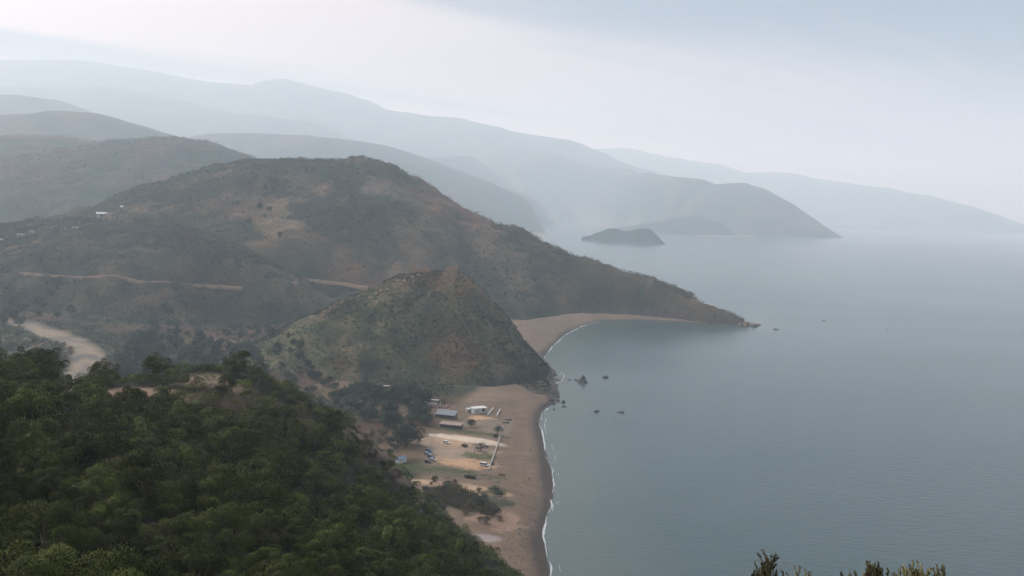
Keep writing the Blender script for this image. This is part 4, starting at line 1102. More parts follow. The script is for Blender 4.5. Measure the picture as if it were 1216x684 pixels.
# ------------------------------------------------------------------ rocks
M_rock = simple("wet_dark_rock", (0.045, 0.040, 0.036), 0.8, 0.35, 0.5)
M_rockb = simple("brown_shore_rock", (0.15, 0.105, 0.075), 0.9, 0.3, 0.5)
def rock(px, py, wpx, hpx, label, seed, mat=None, group=None, peak=0.0, z=0.0, dep=0.8):
    p = G(px, py, z)
    s = p.y / FPX
    w, h = wpx * s * 0.88, hpx * s * 0.72
    bm = bmesh.new(); bmesh.ops.create_icosphere(bm, subdivisions=3, radius=1.0)
    rr = np.random.default_rng(seed)
    V = np.array([v.co[:] for v in bm.verts])
    n3 = fbm(V[:, 0] * 3 + seed, V[:, 1] * 3 + V[:, 2] * 2.3, 2.2, seed, 4) * 0.33 + fbm(V[:, 2] * 4, V[:, 0] * 4 - V[:, 1] * 3, 1.1, seed + 4, 3) * 0.16
    V = V * (1 + n3)[:, None]
    V[:, 2] = np.sign(V[:, 2]) * np.abs(V[:, 2]) ** 0.9
    V[:, 2] *= 1 + peak * np.exp(-((V[:, 0] - 0.25) ** 2 + V[:, 1] ** 2) * 3)
    for v, c_ in zip(bm.verts, V): v.co = (c_[0] * w * 0.5, c_[1] * w * 0.5 * dep, c_[2] * h * (0.95 if c_[2] > 0 else 0.6))
    me = bpy.data.meshes.new("rock"); bm.to_mesh(me); bm.free()
    me.materials.append(mat or M_rock)
    o = bpy.data.objects.new("rock", me); COL.objects.link(o)
    o.location = (p.x, p.y + w * 0.3, z - 0.15); o.rotation_euler = (0, 0, rr.uniform(-0.3, 0.3))
    return tag(o, label, "rock", group)
rock(691.5, 454.5, 13, 6.5, "largest and most pointed dark rock standing in the bay off the castle hill", 1, peak=0.9)
rock(683.5, 452.0, 5, 2.2, "low dark stone touching the left side of the largest sea rock", 2)
rock(677, 451.6, 7, 1.2, "flat dark reef between the brown shore rocks and the largest sea rock", 3)
rock(719.5, 448.8, 7.5, 3.2, "small dark rock right of the largest sea rock, farther out", 4, peak=0.6)
rock(708.5, 489.6, 8.5, 3.2, "left one of two low dark rocks lying off the near beach", 5)
rock(738, 490.4, 8.5, 3.2, "right one of two low dark rocks lying off the near beach", 6)
rock(732.5, 490.0, 5, 1.4, "thin low stone attached to the left of the right low dark rock", 7)
rock(669, 478.4, 5.5, 3.6, "upper of two dark stones just off the foot of the castle hill", 8, peak=0.4)
rock(669.8, 483.4, 7, 2.0, "lower flat one of two dark stones just off the foot of the castle hill", 9)
rock(658, 486.5, 4, 2.2, "dark stone at the water's edge on the beach corner below the castle hill", 10)
rock(652.6, 440.0, 5, 3, "dark boulder topmost among the brown shore rocks", 11)
rock(660, 445.5, 4, 2.5, "dark boulder in the middle of the brown shore rocks", 12)
for i, (a, b, w_, h_) in enumerate([(654, 447, 6, 3), (659.5, 451, 8, 3), (656, 444, 5, 3), (664, 452.5, 6, 2), (651, 443, 5, 3.5), (667, 449.5, 6, 1.6)]):
    rock(a, b, w_, h_, "brown rock in the cluster jutting from the back of the castle hill", 20 + i, M_rockb, "brown shore rocks")
for i, (a, b, w_, h_) in enumerate([(872, 385.5, 9, 3), (880, 386.5, 8, 3), (887, 387.4, 8, 3.6), (864, 384.6, 9, 3), (856, 383.6, 8, 2.4), (848, 383.2, 7, 2.2), (836, 382.4, 8, 2), (824, 382, 8, 2), (812, 381.6, 8, 1.8), (800, 381.2, 9, 1.8), (786, 380.6, 8, 1.6)]):
    rock(a, b, w_ * 1.15, h_ * (2.0 if a > 850 else 1.4), "brown rock along the foot of the long point", 40 + i, M_rockb, "rocks along the foot of the point")
for i, (a, b, w_, h_) in enumerate([(661, 472, 7, 5), (662.5, 476.5, 6, 4), (657, 480, 7, 4.5), (650, 481.5, 6, 3.5), (660, 468, 6, 4.5), (654, 477, 8, 6), (643, 482, 6, 3)]):
    rock(a, b, w_, h_, "dark boulder at the cliff foot where the castle hill meets the water", 80 + i, None, "boulders at the castle hill foot")
rock(896, 388.6, 8, 5.4, "dark outermost rock at the tip of the long point", 60)
rock(922, 391.4, 7.5, 1.8, "flat dark reef in open water just right of the long point", 61)
rock(979, 380.8, 5.5, 1.0, "small flat reef in open water far right of the long point", 62)
rock(1055, 391, 2.6, 1.2, "tiniest dark speck of rock alone in the open water at the right", 63)
rock(949, 355, 2.4, 0.9, "tiny faint rock in the open water beyond the long point", 64)
rock(691.5, 391.0, 7, 1.4, "flat dark reef in the shallows of the second beach", 65)
rock(845, 388.6, 4, 1.2, "small dark stone in the water before the long point", 66)

# ------------------------------------------------------------------ castle ruins
def ruin_wall(mb, x0, x1, y, th, heights, seed):
    """jagged broken wall of masonry from x0 to x1"""
    n = len(heights); rr = np.random.default_rng(seed)
    xs_ = np.linspace(x0, x1, n)
    prof = [(x0, -2.5)] + [(x1, -2.5)] + [(a, h) for a, h in zip(xs_[::-1], heights[::-1])]
    mb.prism(prof, y - th / 2, y + th / 2)
def crest_pt(px, Y):
    p = P(px, 322, Y); return Vector((p.x, p.y, float(land_h(p.x, p.y)[0])))
p = crest_pt(499, 770)
t = empty("castle_ruin", p, R(6), "tall broken tan stone ruin on the left shoulder of the castle hill summit", "ruin")
for nm, x0, x1, y, th, hs, sd in (("wall", -8.5, -3.2, 0.0, 1.8, [5.5, 8.6, 8.2, 8.8, 7.0, 7.6, 5.2], 1), ("wall", -2.4, 2.2, 0.6, 1.8, [5.0, 6.0, 5.2, 5.4, 4.4], 2), ("wall", 2.6, 8.5, 0.2, 1.8, [5.6, 7.8, 7.2, 7.6, 6.2, 4.6, 3.2], 3), ("wall", -8.2, 7.0, 7.0, 1.6, [3.0, 4.6, 3.4, 5.2, 3.8, 4.4, 2.0], 4)):
    mb = MB(); ruin_wall(mb, x0, x1, y, th, hs, sd); mb.build(nm, M_stone, t)
mb = MB(); mb.prism([(0.0, -2.5), (7.0, -2.5), (7.0, 3.4), (5.2, 4.6), (3.0, 3.6), (1.4, 6.0), (0.0, 6.6)], -8.9, -7.3, axis='x'); mb.build("wall", M_stone, t)
p = crest_pt(536, 766)
t = empty("castle_ruin", p, R(-8), "lower squat stone ruin on the right shoulder of the castle hill summit", "ruin")
for nm, x0, x1, y, th, hs, sd in (("wall", -5.2, -1.4, 0.0, 1.6, [3.2, 4.4, 3.8, 4.2, 2.6], 5), ("wall", 0.2, 5.0, 0.4, 2.2, [4.6, 5.8, 5.0, 6.2, 5.4], 6), ("wall", -4.8, 4.6, 6.0, 1.4, [2.2, 3.4, 2.8, 3.8, 2.4], 7)):
    mb = MB(); ruin_wall(mb, x0, x1, y, th, hs, sd); mb.build(nm, M_stone, t)
p = hit(466, 338, 500)
rrk = np.random.default_rng(8)
for i in range(9):
    a = 440 + i * 7 + rrk.uniform(-2, 2); b = 347 - i * 3.0 + rrk.uniform(0, 4)
    q = hit(a, b + 4, 500)
    bm = bmesh.new(); bmesh.ops.create_icosphere(bm, subdivisions=2, radius=1.0)
    for v in bm.verts: v.co *= 1 + 0.3 * float(fbm(v.co.x * 4 + i, v.co.y * 4 + v.co.z * 3, 2, i, 3))
    for v in bm.verts: v.co = (v.co.x * rrk.uniform(1.0, 1.1) * 1.5, v.co.y * 1.3, v.co.z * 1.7)
    me = bpy.data.meshes.new("outcrop"); bm.to_mesh(me); bm.free(); me.materials.append(M_stone)
    o = bpy.data.objects.new("outcrop", me); COL.objects.link(o); o.location = q + Vector((0, 0, 0.5))
    tag(o, "tan rock outcrop on the left shoulder ridge below the castle ruin", "rock", "outcrops below the ruin")

for i, (a, b, s_) in enumerate([(441, 190.5, 4.5), (447, 189, 6.5), (452, 190, 5), (457, 193, 4), (463, 197.5, 3.5), (433, 191.5, 3.2)]):
    q = P(a, b + 2.5, 1424); q.z = float(land_h(q.x, q.y)[0])
    bm = bmesh.new(); bmesh.ops.create_icosphere(bm, subdivisions=2, radius=1.0)
    for v in bm.verts: v.co *= 1 + 0.35 * float(fbm(v.co.x * 4 + i, v.co.y * 4 + v.co.z * 3, 2, 30 + i, 3))
    for v in bm.verts: v.co = (v.co.x * s_, v.co.y * s_ * .8, v.co.z * s_ * .9)
    me = bpy.data.meshes.new("outcrop"); bm.to_mesh(me); bm.free(); me.materials.append(M_rockb)
    o = bpy.data.objects.new("outcrop", me); COL.objects.link(o); o.location = q
    tag(o, "grey rock of the small jagged peak on the crest of the broad hill", "rock", "rocks of the crest peak")

M_flank = simple("brown_crag", (0.085, 0.065, 0.048), 0.95, 0.4, 0.9)
rrk = np.random.default_rng(19)
for i in range(44):
    f = rrk.random(); a = np.interp(f, [0, .3, .6, 1], [358, 405, 445, 520]) + rrk.normal() * 9; b = np.interp(f, [0, .3, .6, 1], [462, 500, 535, 610]) + rrk.normal() * 10
    q = hit(a, b, 60, 400, near_h)
    if q.y > 330 or q.z < 8: continue
    s_ = rrk.uniform(.9, 2.6)
    bm = bmesh.new(); bmesh.ops.create_icosphere(bm, subdivisions=2, radius=1.0)
    for v in bm.verts: v.co *= 1 + 0.4 * float(fbm(v.co.x * 4 + i, v.co.y * 4 + v.co.z * 3, 2, 60 + i, 3))
    for v in bm.verts: v.co = (v.co.x * s_ * 1.3, v.co.y * s_, v.co.z * s_ * .9)
    me = bpy.data.meshes.new("crag"); bm.to_mesh(me); bm.free(); me.materials.append(M_flank)
    o = bpy.data.objects.new("crag", me); COL.objects.link(o); o.location = q; o.rotation_euler = (0, 0, rrk.uniform(0, 6))
    tag(o, "brown crag breaking through the scrub on the right flank of the near spur", "rock", "crags of the spur flank")

# ------------------------------------------------------------------ houses
def house(px, py, L, D_, Hh, rz, label, roof='flat', wall=M_white, roofm=M_pale, cat="house", far=False, name="house", pitch=1.4, loc=None, doors=((0.2,),), base=1.5):
    """box house: wall, roof, door and windows on its camera side (local -Y) and right end"""
    p = loc or hit(px, py, 300)
    t = empty(name, p, rz, label, cat)
    MB().box(-L / 2, -D_ / 2, -base, L / 2, D_ / 2, Hh).build("wall", wall, t)
    m = MB()
    if roof == 'flat':
        m.box(-L / 2 - .15, -D_ / 2 - .15, Hh + .004, L / 2 + .15, D_ / 2 + .15, Hh + .28)
    elif roof == 'gable':
        m.prism([(-D_ / 2 - .4, Hh + .004), (D_ / 2 + .4, Hh + .004), (0, Hh + pitch)], -L / 2 - .3, L / 2 + .3, axis='x')
    else:            # one slope falling towards local -Y
        m.prism([(-D_ / 2 - .5, Hh + .004), (D_ / 2 + .4, Hh + .004), (D_ / 2 + .4, Hh + pitch), (-D_ / 2 - .5, Hh + .18)], -L / 2 - .3, L / 2 + .3, axis='x')
    m.build("roof", roofm, t)
    if far: 
        MB().box(-L * .12, -D_ / 2 - .06, -.2, L * .12, -D_ / 2 + .02, Hh * .6).build("door", M_dark, t)
        return t
    d = MB().box(-L * .05 - .5, -D_ / 2 - .06, 0, -L * .05 + .5, -D_ / 2 + .02, 2.1).build("door", M_wood, t)
    for k in (-.33, .22, .38):
        w = MB().box(L * k - .5, -D_ / 2 - .05, .9, L * k + .5, -D_ / 2 + .02, 2.0).build("window", M_dark, t)
        MB().box(L * k - .6, -D_ / 2 - .12, .8, L * k + .6, -D_ / 2 - .051, .9).build("sill", M_pale, w)
    return t
# white house by the beach: plain white left face, open dark front on the right
t = empty("beach_house", hit(568, 490, 400), R(28), "white flat roofed house with dark open veranda at the head of the beach", "house")
MB().box(-4.6, -2.8, -1, 1.4, 2.8, 3.3).build("wall", M_white, t)
MB().box(1.403, 1.0, -1, 5.0, 2.8, 3.3).build("back_wall", M_white, t)
MB().box(-4.9, -3.1, 3.304, 5.3, 3.1, 3.62).build("roof", M_white, t)
for x in (4.6, ): MB().box(x, -2.8, -1, x + .4, -2.4, 3.3).build("pillar", M_white, t)
MB().box(1.6, 0.9, 0, 4.9, 0.998, 3.0).build("door", M_dark, t)
MB().box(1.41, -2.75, 0, 4.5, -2.6, 1.0).build("parapet", M_white, t)
w = MB().box(-2.4, -2.86, 1.1, -1.4, -2.79, 2.1).build("window", M_dark, t)
MB().box(-2.5, -2.92, 1.0, -1.3, -2.861, 1.1).build("sill", M_pale, w)
t = empty("annexe", hit(557.5, 489, 400), R(20), "small low white annexe against the left side of the white beach house", "annexe")
MB().box(-2.2, -1.6, -.5, 2.0, 1.6, 2.0).build("wall", M_pale, t)
MB().prism([(-1.8, 2.004), (1.8, 2.004), (1.1, 2.5), (-1.1, 2.5)], -2.3, 2.1, axis='x').build("roof", M_white, t)
MB().box(-.4, -1.66, -.3, .4, -1.59, 1.7).build("door", M_dark, t)
# long grey roofed shed and the darker low building in front of it
t = house(530, 496, 13.0, 5.2, 2.3, R(-17), "long low shed under one sloping grey sheet roof behind the car park", 'mono', M_dkwall, M_roofgrey, "shed", name="shed", pitch=2.2)
t = house(536, 508, 13.5, 4.6, 2.3, R(-14), "dark walled low building with narrow faded pink roof beside the car park", 'mono', M_dkwall, M_roofpink, "building", name="low_building", pitch=0.9)
house(462.5, 464.5, 8.5, 5.0, 2.2, R(4), "small pale roofed cottage almost hidden in the grove under the castle hill", 'mono', M_pale, M_pale, name="cottage", pitch=1.5)
t = empty("hut", hit(476, 549, 300), R(55), "small hut with white gable and blue grey roof left of the car park", "hut")
MB().box(-2.6, -1.7, -.4, 2.6, 1.7, 2.0).build("wall", M_white, t)
MB().prism([(-2.0, 2.004), (2.0, 2.004), (0, 3.4)], -2.8, 2.8, axis='x').build("roof", M_blue, t)
MB().box(2.59, -.45, -.2, 2.66, .45, 1.7).build("door", M_blue, t)
# terrace behind the shed with its white kerbs and posts
t = empty("terrace", hit(517, 482, 400), R(-14), "reddish earth terrace with white edging behind the grey roofed shed", "terrace")
MB().box(-9, -4, -1.2, 9, 4.5, .35).build("floor", M_redearth, t)
for x0, y0, x1, y1 in ((-9, 4.503, -1, 4.9), (-9.4, -3, -9.003, 4), (-5, 1.4, 0.5, 1.75)): MB().box(x0, y0, -.8, x1, y1, 1.1).build("edging", M_white, t)
for x, y in ((-7, -3.6), (-5, -3.5), (-3, -3.6), (4.4, -3.2), (6.4, -3.4), (2.2, 3.4)): MB().box(x, y, .354, x + .35, y + .35, 2.2).build("post", M_white, t)
t = empty("awning", hit(515, 478, 400), R(-10), "small flat white awning on four posts at the back of the reddish terrace", "awning")
MB().box(-3.6, -1.1, 1.9, 3.6, 1.1, 2.05).build("canopy", M_white, t)
for x, y in ((-3.4, -1), (3.2, -1), (-3.4, .8), (3.2, .8)): MB().box(x, y, -.4, x + .16, y + .16, 1.897).build("post", M_wood, t)
# low walls by the house and the wall along the head of the beach
def wall_run(name, pxs_, hgt, th, label, mat, cat="wall", zoff=0.0):
    pts = [hit(a, b, 300) for a, b in pxs_]
    V, F = [], []
    n = len(pts)
    xy = np.array([(p.x, p.y) for p in pts]); t_ = np.gradient(xy, axis=0); t_ /= np.linalg.norm(t_, axis=1, keepdims=True); nr = np.c_[-t_[:, 1], t_[:, 0]]
    for i, p in enumerate(pts):
        for sx, dz in ((-1, -.6), (-1, hgt), (1, hgt), (1, -.6)):
            V.append((xy[i, 0] + nr[i, 0] * th / 2 * sx, xy[i, 1] + nr[i, 1] * th / 2 * sx, p.z + dz))
    for i in range(n - 1):
        for k in range(4): F.append((i * 4 + k, i * 4 + (k + 1) % 4, i * 4 + 4 + (k + 1) % 4, i * 4 + 4 + k))
    F += [(0, 3, 2, 1), ((n - 1) * 4, (n - 1) * 4 + 1, (n - 1) * 4 + 2, (n - 1) * 4 + 3)]
    return tag(MB().raw(V, F).build(name, mat), label, cat)
wall_run("low_wall", [(586, 485.5), (582.5, 489.5), (579, 493.5)], 1.0, .5, "low white wall nearest the right side of the white beach house", M_white)
wall_run("low_wall", [(594, 487), (592, 490.5), (590, 494.5)], 1.0, .5, "low white wall farther right of the white beach house, on the sand", M_white)
wall_run("low_wall", [(583, 495), (587, 495.6), (590, 496)], .5, .5, "low pale kerb joining the two white walls by the beach house", M_pale)
wall_run("beach_wall", [(593.5, 519), (592, 526), (589, 534), (586, 543), (583, 551), (580.5, 559)], .9, .55, "long low pale wall between the car park plot and the beach", M_pale)
wall_run("stone_wall", [(21, 424), (35, 415), (48, 410), (58, 406)], 1.1, .6, "grey field wall beside the green patch in the river bend", M_stone)

# ------------------------------------------------------------------ cars
def car(px, py, rz, col, label, L=4.1, Wc=1.7, Hc=1.45, van=False, group=None):
    p = hit(px, py, 300); p.z = float(land_h(p.x, p.y)[0]) + .02
    t = empty("parked_car", p, rz, label, "car", group)
    paint = simple("car_paint", col, 0.3, 0.05, 2.0, 0.0, 0.5)
    h = L / 2
    body = [(-h, .35), (h, .35), (h + .02, .62), (h - .12, .82), (h * .45, .92), (-h * .92, .95), (-h, .8)]
    MB().prism(body, -Wc / 2, Wc / 2).build("body", paint, t, 0.04)
    cab = [(-h * .9, .955), (h * .45, .925), (h * .12, Hc - .06), (-h * .72, Hc - .06)] if not van else [(-h * .97, .955), (h * .62, .925), (h * .38, Hc + .3), (-h * .95, Hc + .3)]
    MB().prism(cab, -Wc / 2 + .1, Wc / 2 - .1).build("window", M_glass, t)
    zt = Hc - .056 if not van else Hc + .304
    MB().box(-h * .74 if not van else -h * .96, -Wc / 2 + .08, zt, h * .14 if not van else h * .4, Wc / 2 - .08, zt + .07).build("roof", paint, t)
    for sx in (-h * .62, h * .62):
        for sy in (-Wc / 2 + .1, Wc / 2 - .1):
            a = [(sx + .32 * math.cos(k * math.pi / 7), .32 + .32 * math.sin(k * math.pi / 7)) for k in range(14)]
            MB().prism(a, sy - .12, sy + .12).build("wheel", M_tyre, t)
    for sy in (-Wc / 2 + .3, Wc / 2 - .3):
        MB().box(h - .02, sy - .16, .6, h + .03, sy + .16, .76).build("headlight", M_white, t)
    return t
car(530.5, 526.5, R(-35), (0.46, 0.46, 0.45), "white car parked alone in the middle of the bare car park")
car(509.5, 536.5, R(-22), (0.018, 0.025, 0.055), "dark blue car, farthest of the row under the large dark tree")
car(508, 540, R(-20), (0.17, 0.21, 0.25), "pale blue car second in the row under the large dark tree")
car(512, 543.6, R(-20), (0.035, 0.045, 0.07), "dark slate car third in the row under the large dark tree")
car(514, 547.4, R(-18), (0.24, 0.245, 0.25), "silver car nearest the camera in the row under the large dark tree")
car(508.5, 549.6, R(-15), (0.02, 0.021, 0.024), "black car half in the grass left of the silver car")
car(575.5, 553.5, R(-24), (0.42, 0.42, 0.41), "white van parked by the near end of the low beach wall", 4.6, 1.85, 1.5, True)

# ------------------------------------------------------------------ boats on the sand and on the water
def boat(loc, rz, L, Wb, label, hull, cabin=None, name="rowing_boat", roll=0.0):
    t = empty(name, loc, rz, label, "boat"); t.rotation_euler = (roll, 0, rz)
    secs = []
    for x, w, z in ((-.5, .7, 0.0), (-.3, .95, -.02), (0, 1.0, -.02), (.25, .8, 0.03), (.42, .4, .12), (.5, .03, .2)):
        secs.append([(x * L, -w * Wb / 2, .62 + z), (x * L, -w * Wb * .38, .15), (x * L, 0, 0), (x * L, w * Wb * .38, .15), (x * L, w * Wb / 2, .62 + z), (x * L, w * Wb * .42, .6 + z), (x * L, 0, .32), (x * L, -w * Wb * .42, .6 + z)])
    V = [v for s_ in secs for v in s_]; F = []
    for i in range(len(secs) - 1):
        for k in range(8): F.append((i * 8 + k, i * 8 + (k + 1) % 8, i * 8 + 8 + (k + 1) % 8, i * 8 + 8 + k))
    F += [tuple(range(8)), tuple(range(len(V) - 8, len(V)))]
    MB().raw(V, F).build("hull", hull, t)
    for x in (-.22, .08): MB().box(x * L - .14, -Wb * .4, .42, x * L + .14, Wb * .4, .48).build("thwart", M_wood, t)
    if cabin: MB().box(-.2 * L, -Wb * .3, .5, .12 * L, Wb * .3, 1.5, 0, .2).build("cabin", cabin, t)
    return t
for a, b, rz, lab in ((603.5, 499, R(-6), "dark boat pulled up on the sand behind the lone green tree"), (600.5, 502.5, R(8), "second dark boat on the sand, closer to the lone green tree")):
    p = hit(a, b, 300); boat(p + Vector((0, 0, .05)), rz, 4.6, 1.5, lab, M_wood)
boat(G(780.5, 308.5, 0) + Vector((0, 0, -.15)), R(12), 8.0, 2.8, "small white motor boat on the open water below the rock island", M_white, M_white, "motor_boat")

# ------------------------------------------------------------------ person on the beach
def person(px, py, rz, label, shirt, legs):
    p = hit(px, py, 200)
    V = [(0, 0, .95), (0, 0, 1.18), (0, 0, 1.38), (0, .0, 1.50), (0, .02, 1.62), (0, .02, 1.74),
         (.19, 0, 1.40), (.24, .02, 1.14), (.22, .10, .90), (.22, .13, .80), (-.19, 0, 1.40), (-.25, -.02, 1.14), (-.24, .04, .90), (-.24, .06, .80),
         (.10, 0, .90), (.12, .10, .50), (.11, .08, .10), (.11, .22, .03), (-.10, 0, .90), (-.12, -.06, .50), (-.11, -.20, .12), (-.11, -.07, .03)]
    E = [(0, 1), (1, 2), (2, 3), (3, 4), (4, 5), (2, 6), (6, 7), (7, 8), (8, 9), (2, 10), (10, 11), (11, 12), (12, 13), (0, 14), (14, 15), (15, 16), (16, 17), (0, 18), (18, 19), (19, 20), (20, 21)]
    Rr = [.15, .14, .15, .055, .09, .08, .065, .05, .038, .04, .065, .05, .038, .04, .10, .07, .045, .04, .10, .07, .045, .04]
    me = bpy.data.meshes.new("person"); me.from_pydata(V, E, [])
    o = bpy.data.objects.new("person", me); COL.objects.link(o)
    md = o.modifiers.new("skin", 'SKIN')
    for i, r in enumerate(Rr): me.skin_vertices[0].data[i].radius = (r, r * .85)
    me.skin_vertices[0].data[0].use_root = True
    o.modifiers.new("smooth", 'SUBSURF').levels = 1
    o.modifiers["smooth"].render_levels = 1
    mt, n, l, b = newmat("clothed_figure")
    tcn = n.new('ShaderNodeTexCoord'); sp = n.new('ShaderNodeSeparateXYZ'); l.new(tcn.outputs['Object'], sp.inputs[0])
    mr = n.new('ShaderNodeMapRange'); mr.inputs['From Max'].default_value = 1.9
    l.new(sp.outputs['Z'], mr.inputs['Value'])
    rp = n.new('ShaderNodeValToRGB'); rp.color_ramp.interpolation = 'CONSTANT'
    e = rp.color_ramp.elements
    e[0].position, e[0].color = 0, (*legs, 1); e[1].position, e[1].color = .50, (*shirt, 1)
    for pos, c_ in ((.785, (.30, .19, .14)), (.885, (.02, .015, .012))):
        q = e.new(pos); q.color = (*c_, 1)
    l.new(mr.outputs[0], rp.inputs[0]); l.new(rp.outputs[0], b.inputs['Base Color'])
    me.materials.append(mt)
    o.location = p; o.rotation_euler = (0, 0, rz)
    return tag(o, label, "person")
person(628.6, 571, R(160), "lone person in dark clothes walking on the open sand of the beach", (.02, .02, .025), (.03, .03, .04))
person(629.8, 536.5, R(20), "lone dark clothed person on the sand farther up the beach towards the castle hill", (.05, .03, .03), (.025, .025, .03))

# low plants on the flat and the sand
def low_shrub(px, py, s, label, kit, sz=None):
    p = hit(px, py, 250)
    return plant_tree("low_shrub", kit, (p.x, p.y, p.z - .25), s, 1.3 * px, sz or s * .5, label, "shrub")
low_shrub(596, 564, .75, "rusty low shrub sprawling on the sand right of the beach wall", RUSTS[0], .2)
low_shrub(588, 581, .8, "green mound of plants at the upper end of the pale track by the beach", OLIVES[0], .32)
low_shrub(592, 587, .9, "larger green mound of plants at the lower end of the pale track by the beach", OLIVES[1], .3)
low_shrub(552, 531, .5, "small dark bush at the corner of the grassy plot in the car park", ROUNDS[1], .3)
low_shrub(556, 567, .55, "left one of two dark low bushes in the verge below the car park", ROUNDS[2], .28)
low_shrub(562, 568.5, .5, "right one of two dark low bushes in the verge below the car park", ROUNDS[3], .28)
low_shrub(589, 519, .5, "dark bush at the far end of the long beach wall", ROUNDS[0], .3)
low_shrub(585, 552, .45, "thin dark bush leaning on the seaward side of the beach wall", OLIVES[2], .25)

# ------------------------------------------------------------------ far houses
for a, b, L, D_, Hh, rz, roof, lab in (
    (120.5, 257, 13, 7, 3.6, R(24), 'mono', "largest white house with a sloping roof on the lower left hill"),
    (89.8, 271.5, 7, 5, 1.8, R(-5), 'flat', "small white house left of and below the large white house on the hill"),
    (79, 273.5, 4, 4, 2.6, R(10), 'flat', "pale blue grey hut just left of the small white hill house"),
    (37.5, 278.5, 3.5, 3.5, 4.2, R(5), 'flat', "narrow tall white house on the far left hillside"),
    (25.5, 280, 9, 5, 2.0, R(4), 'flat', "long white house left of the narrow tall one on the far left hillside"),
    (10.5, 282.5, 6, 5, 2, R(0), 'flat', "small pale house second from the left edge of the photo"),
    (-1.5, 287, 10, 5, 2, R(0), 'gable', "pale low house cut by the left edge of the photo"),
    (144.7, 248, 4, 4, 2.4, R(12), 'gable', "tiny white house up the slope right of the large white hill house")):
    house(a, b, L, D_, Hh, rz, lab, roof, M_pale, M_pale if 'pale' in lab else M_white, far=True, pitch=2.0, name="hill_house", base=4)
def far_h(x, y):
    h = np.where(coast_sd(x, y) < 0, -1, 3.0)
    for k in ('headland', 'foothill', 'field_slope', 'cape', 'blue_hill'): h = np.maximum(h, hill_full(k, x, y)[0])
    return h
for a, b, L, Hh, lab in ((692, 257.5, 30, 7, "white harbour building among the pale fields beyond the rock island"), (779, 260, 20, 9, "white house above the far beach right of the rock island"), (653, 257.5, 16, 7, "small white house above the harbour mole at the far shore"), (736, 262, 18, 6, "small pale house behind the far beach above the rock island"), (672, 259, 14, 6, "small white house between the harbour and the pale fields")):
    p = hit(a, b, 4800, 9000, far_h)
    house(a, b, L, L * .6, Hh, R(8), lab, 'flat', M_white, M_white, far=True, name="far_house", loc=p, base=6)
# harbour moles and the white tower on the first of them
def mole(pxs_, w, h_, label):
    pts = [G(a, b, 0) for a, b in pxs_]
    V, F = [], []
    xy = np.array([(p.x, p.y) for p in pts]); t_ = np.gradient(xy, axis=0); t_ /= np.linalg.norm(t_, axis=1, keepdims=True); nr = np.c_[-t_[:, 1], t_[:, 0]]
    for i in range(len(pts)):
        for o_, z in ((-w, -4), (-w * .4, h_), (w * .4, h_), (w, -4)): V.append((*(xy[i] + nr[i] * o_), z))
    for i in range(len(pts) - 1):
        for k in range(3): F.append((i * 4 + k, i * 4 + k + 1, i * 4 + 5 + k, i * 4 + 4 + k))
    F += [(0, 1, 2, 3), (len(V) - 4, len(V) - 3, len(V) - 2, len(V) - 1)]
    return tag(MB().raw(V, F).build("breakwater", M_rockb), label, "breakwater")
mole([(640, 264.6), (652, 265.0), (664, 265.8), (673, 266.4)], 14, 6, "upper harbour mole at the far shore behind the long hill")
mole([(668, 266.8), (684, 268.8), (700, 270.8), (714, 272.6)], 12, 5, "lower brown mole running towards the rock island")
p = G(646.4, 265.2, 0)
t = empty("lighthouse", (p.x, p.y, 5.5), 0, "slim white tower at the end of the upper harbour mole", "lighthouse")
V, F = tube([(0, 0, 0), (0, 0, 10), (0, 0, 17)], [4.2, 3.4, 2.8], 12); MB().raw(V.tolist(), F.tolist()).build("tower", M_white, t)
V, F = tube([(0, 0, 17.0), (0, 0, 20), (0, 0, 22.5)], [2.2, 2.2, 0.1], 10); MB().raw(V.tolist(), F.tolist()).build("lantern", M_roofgrey, t)

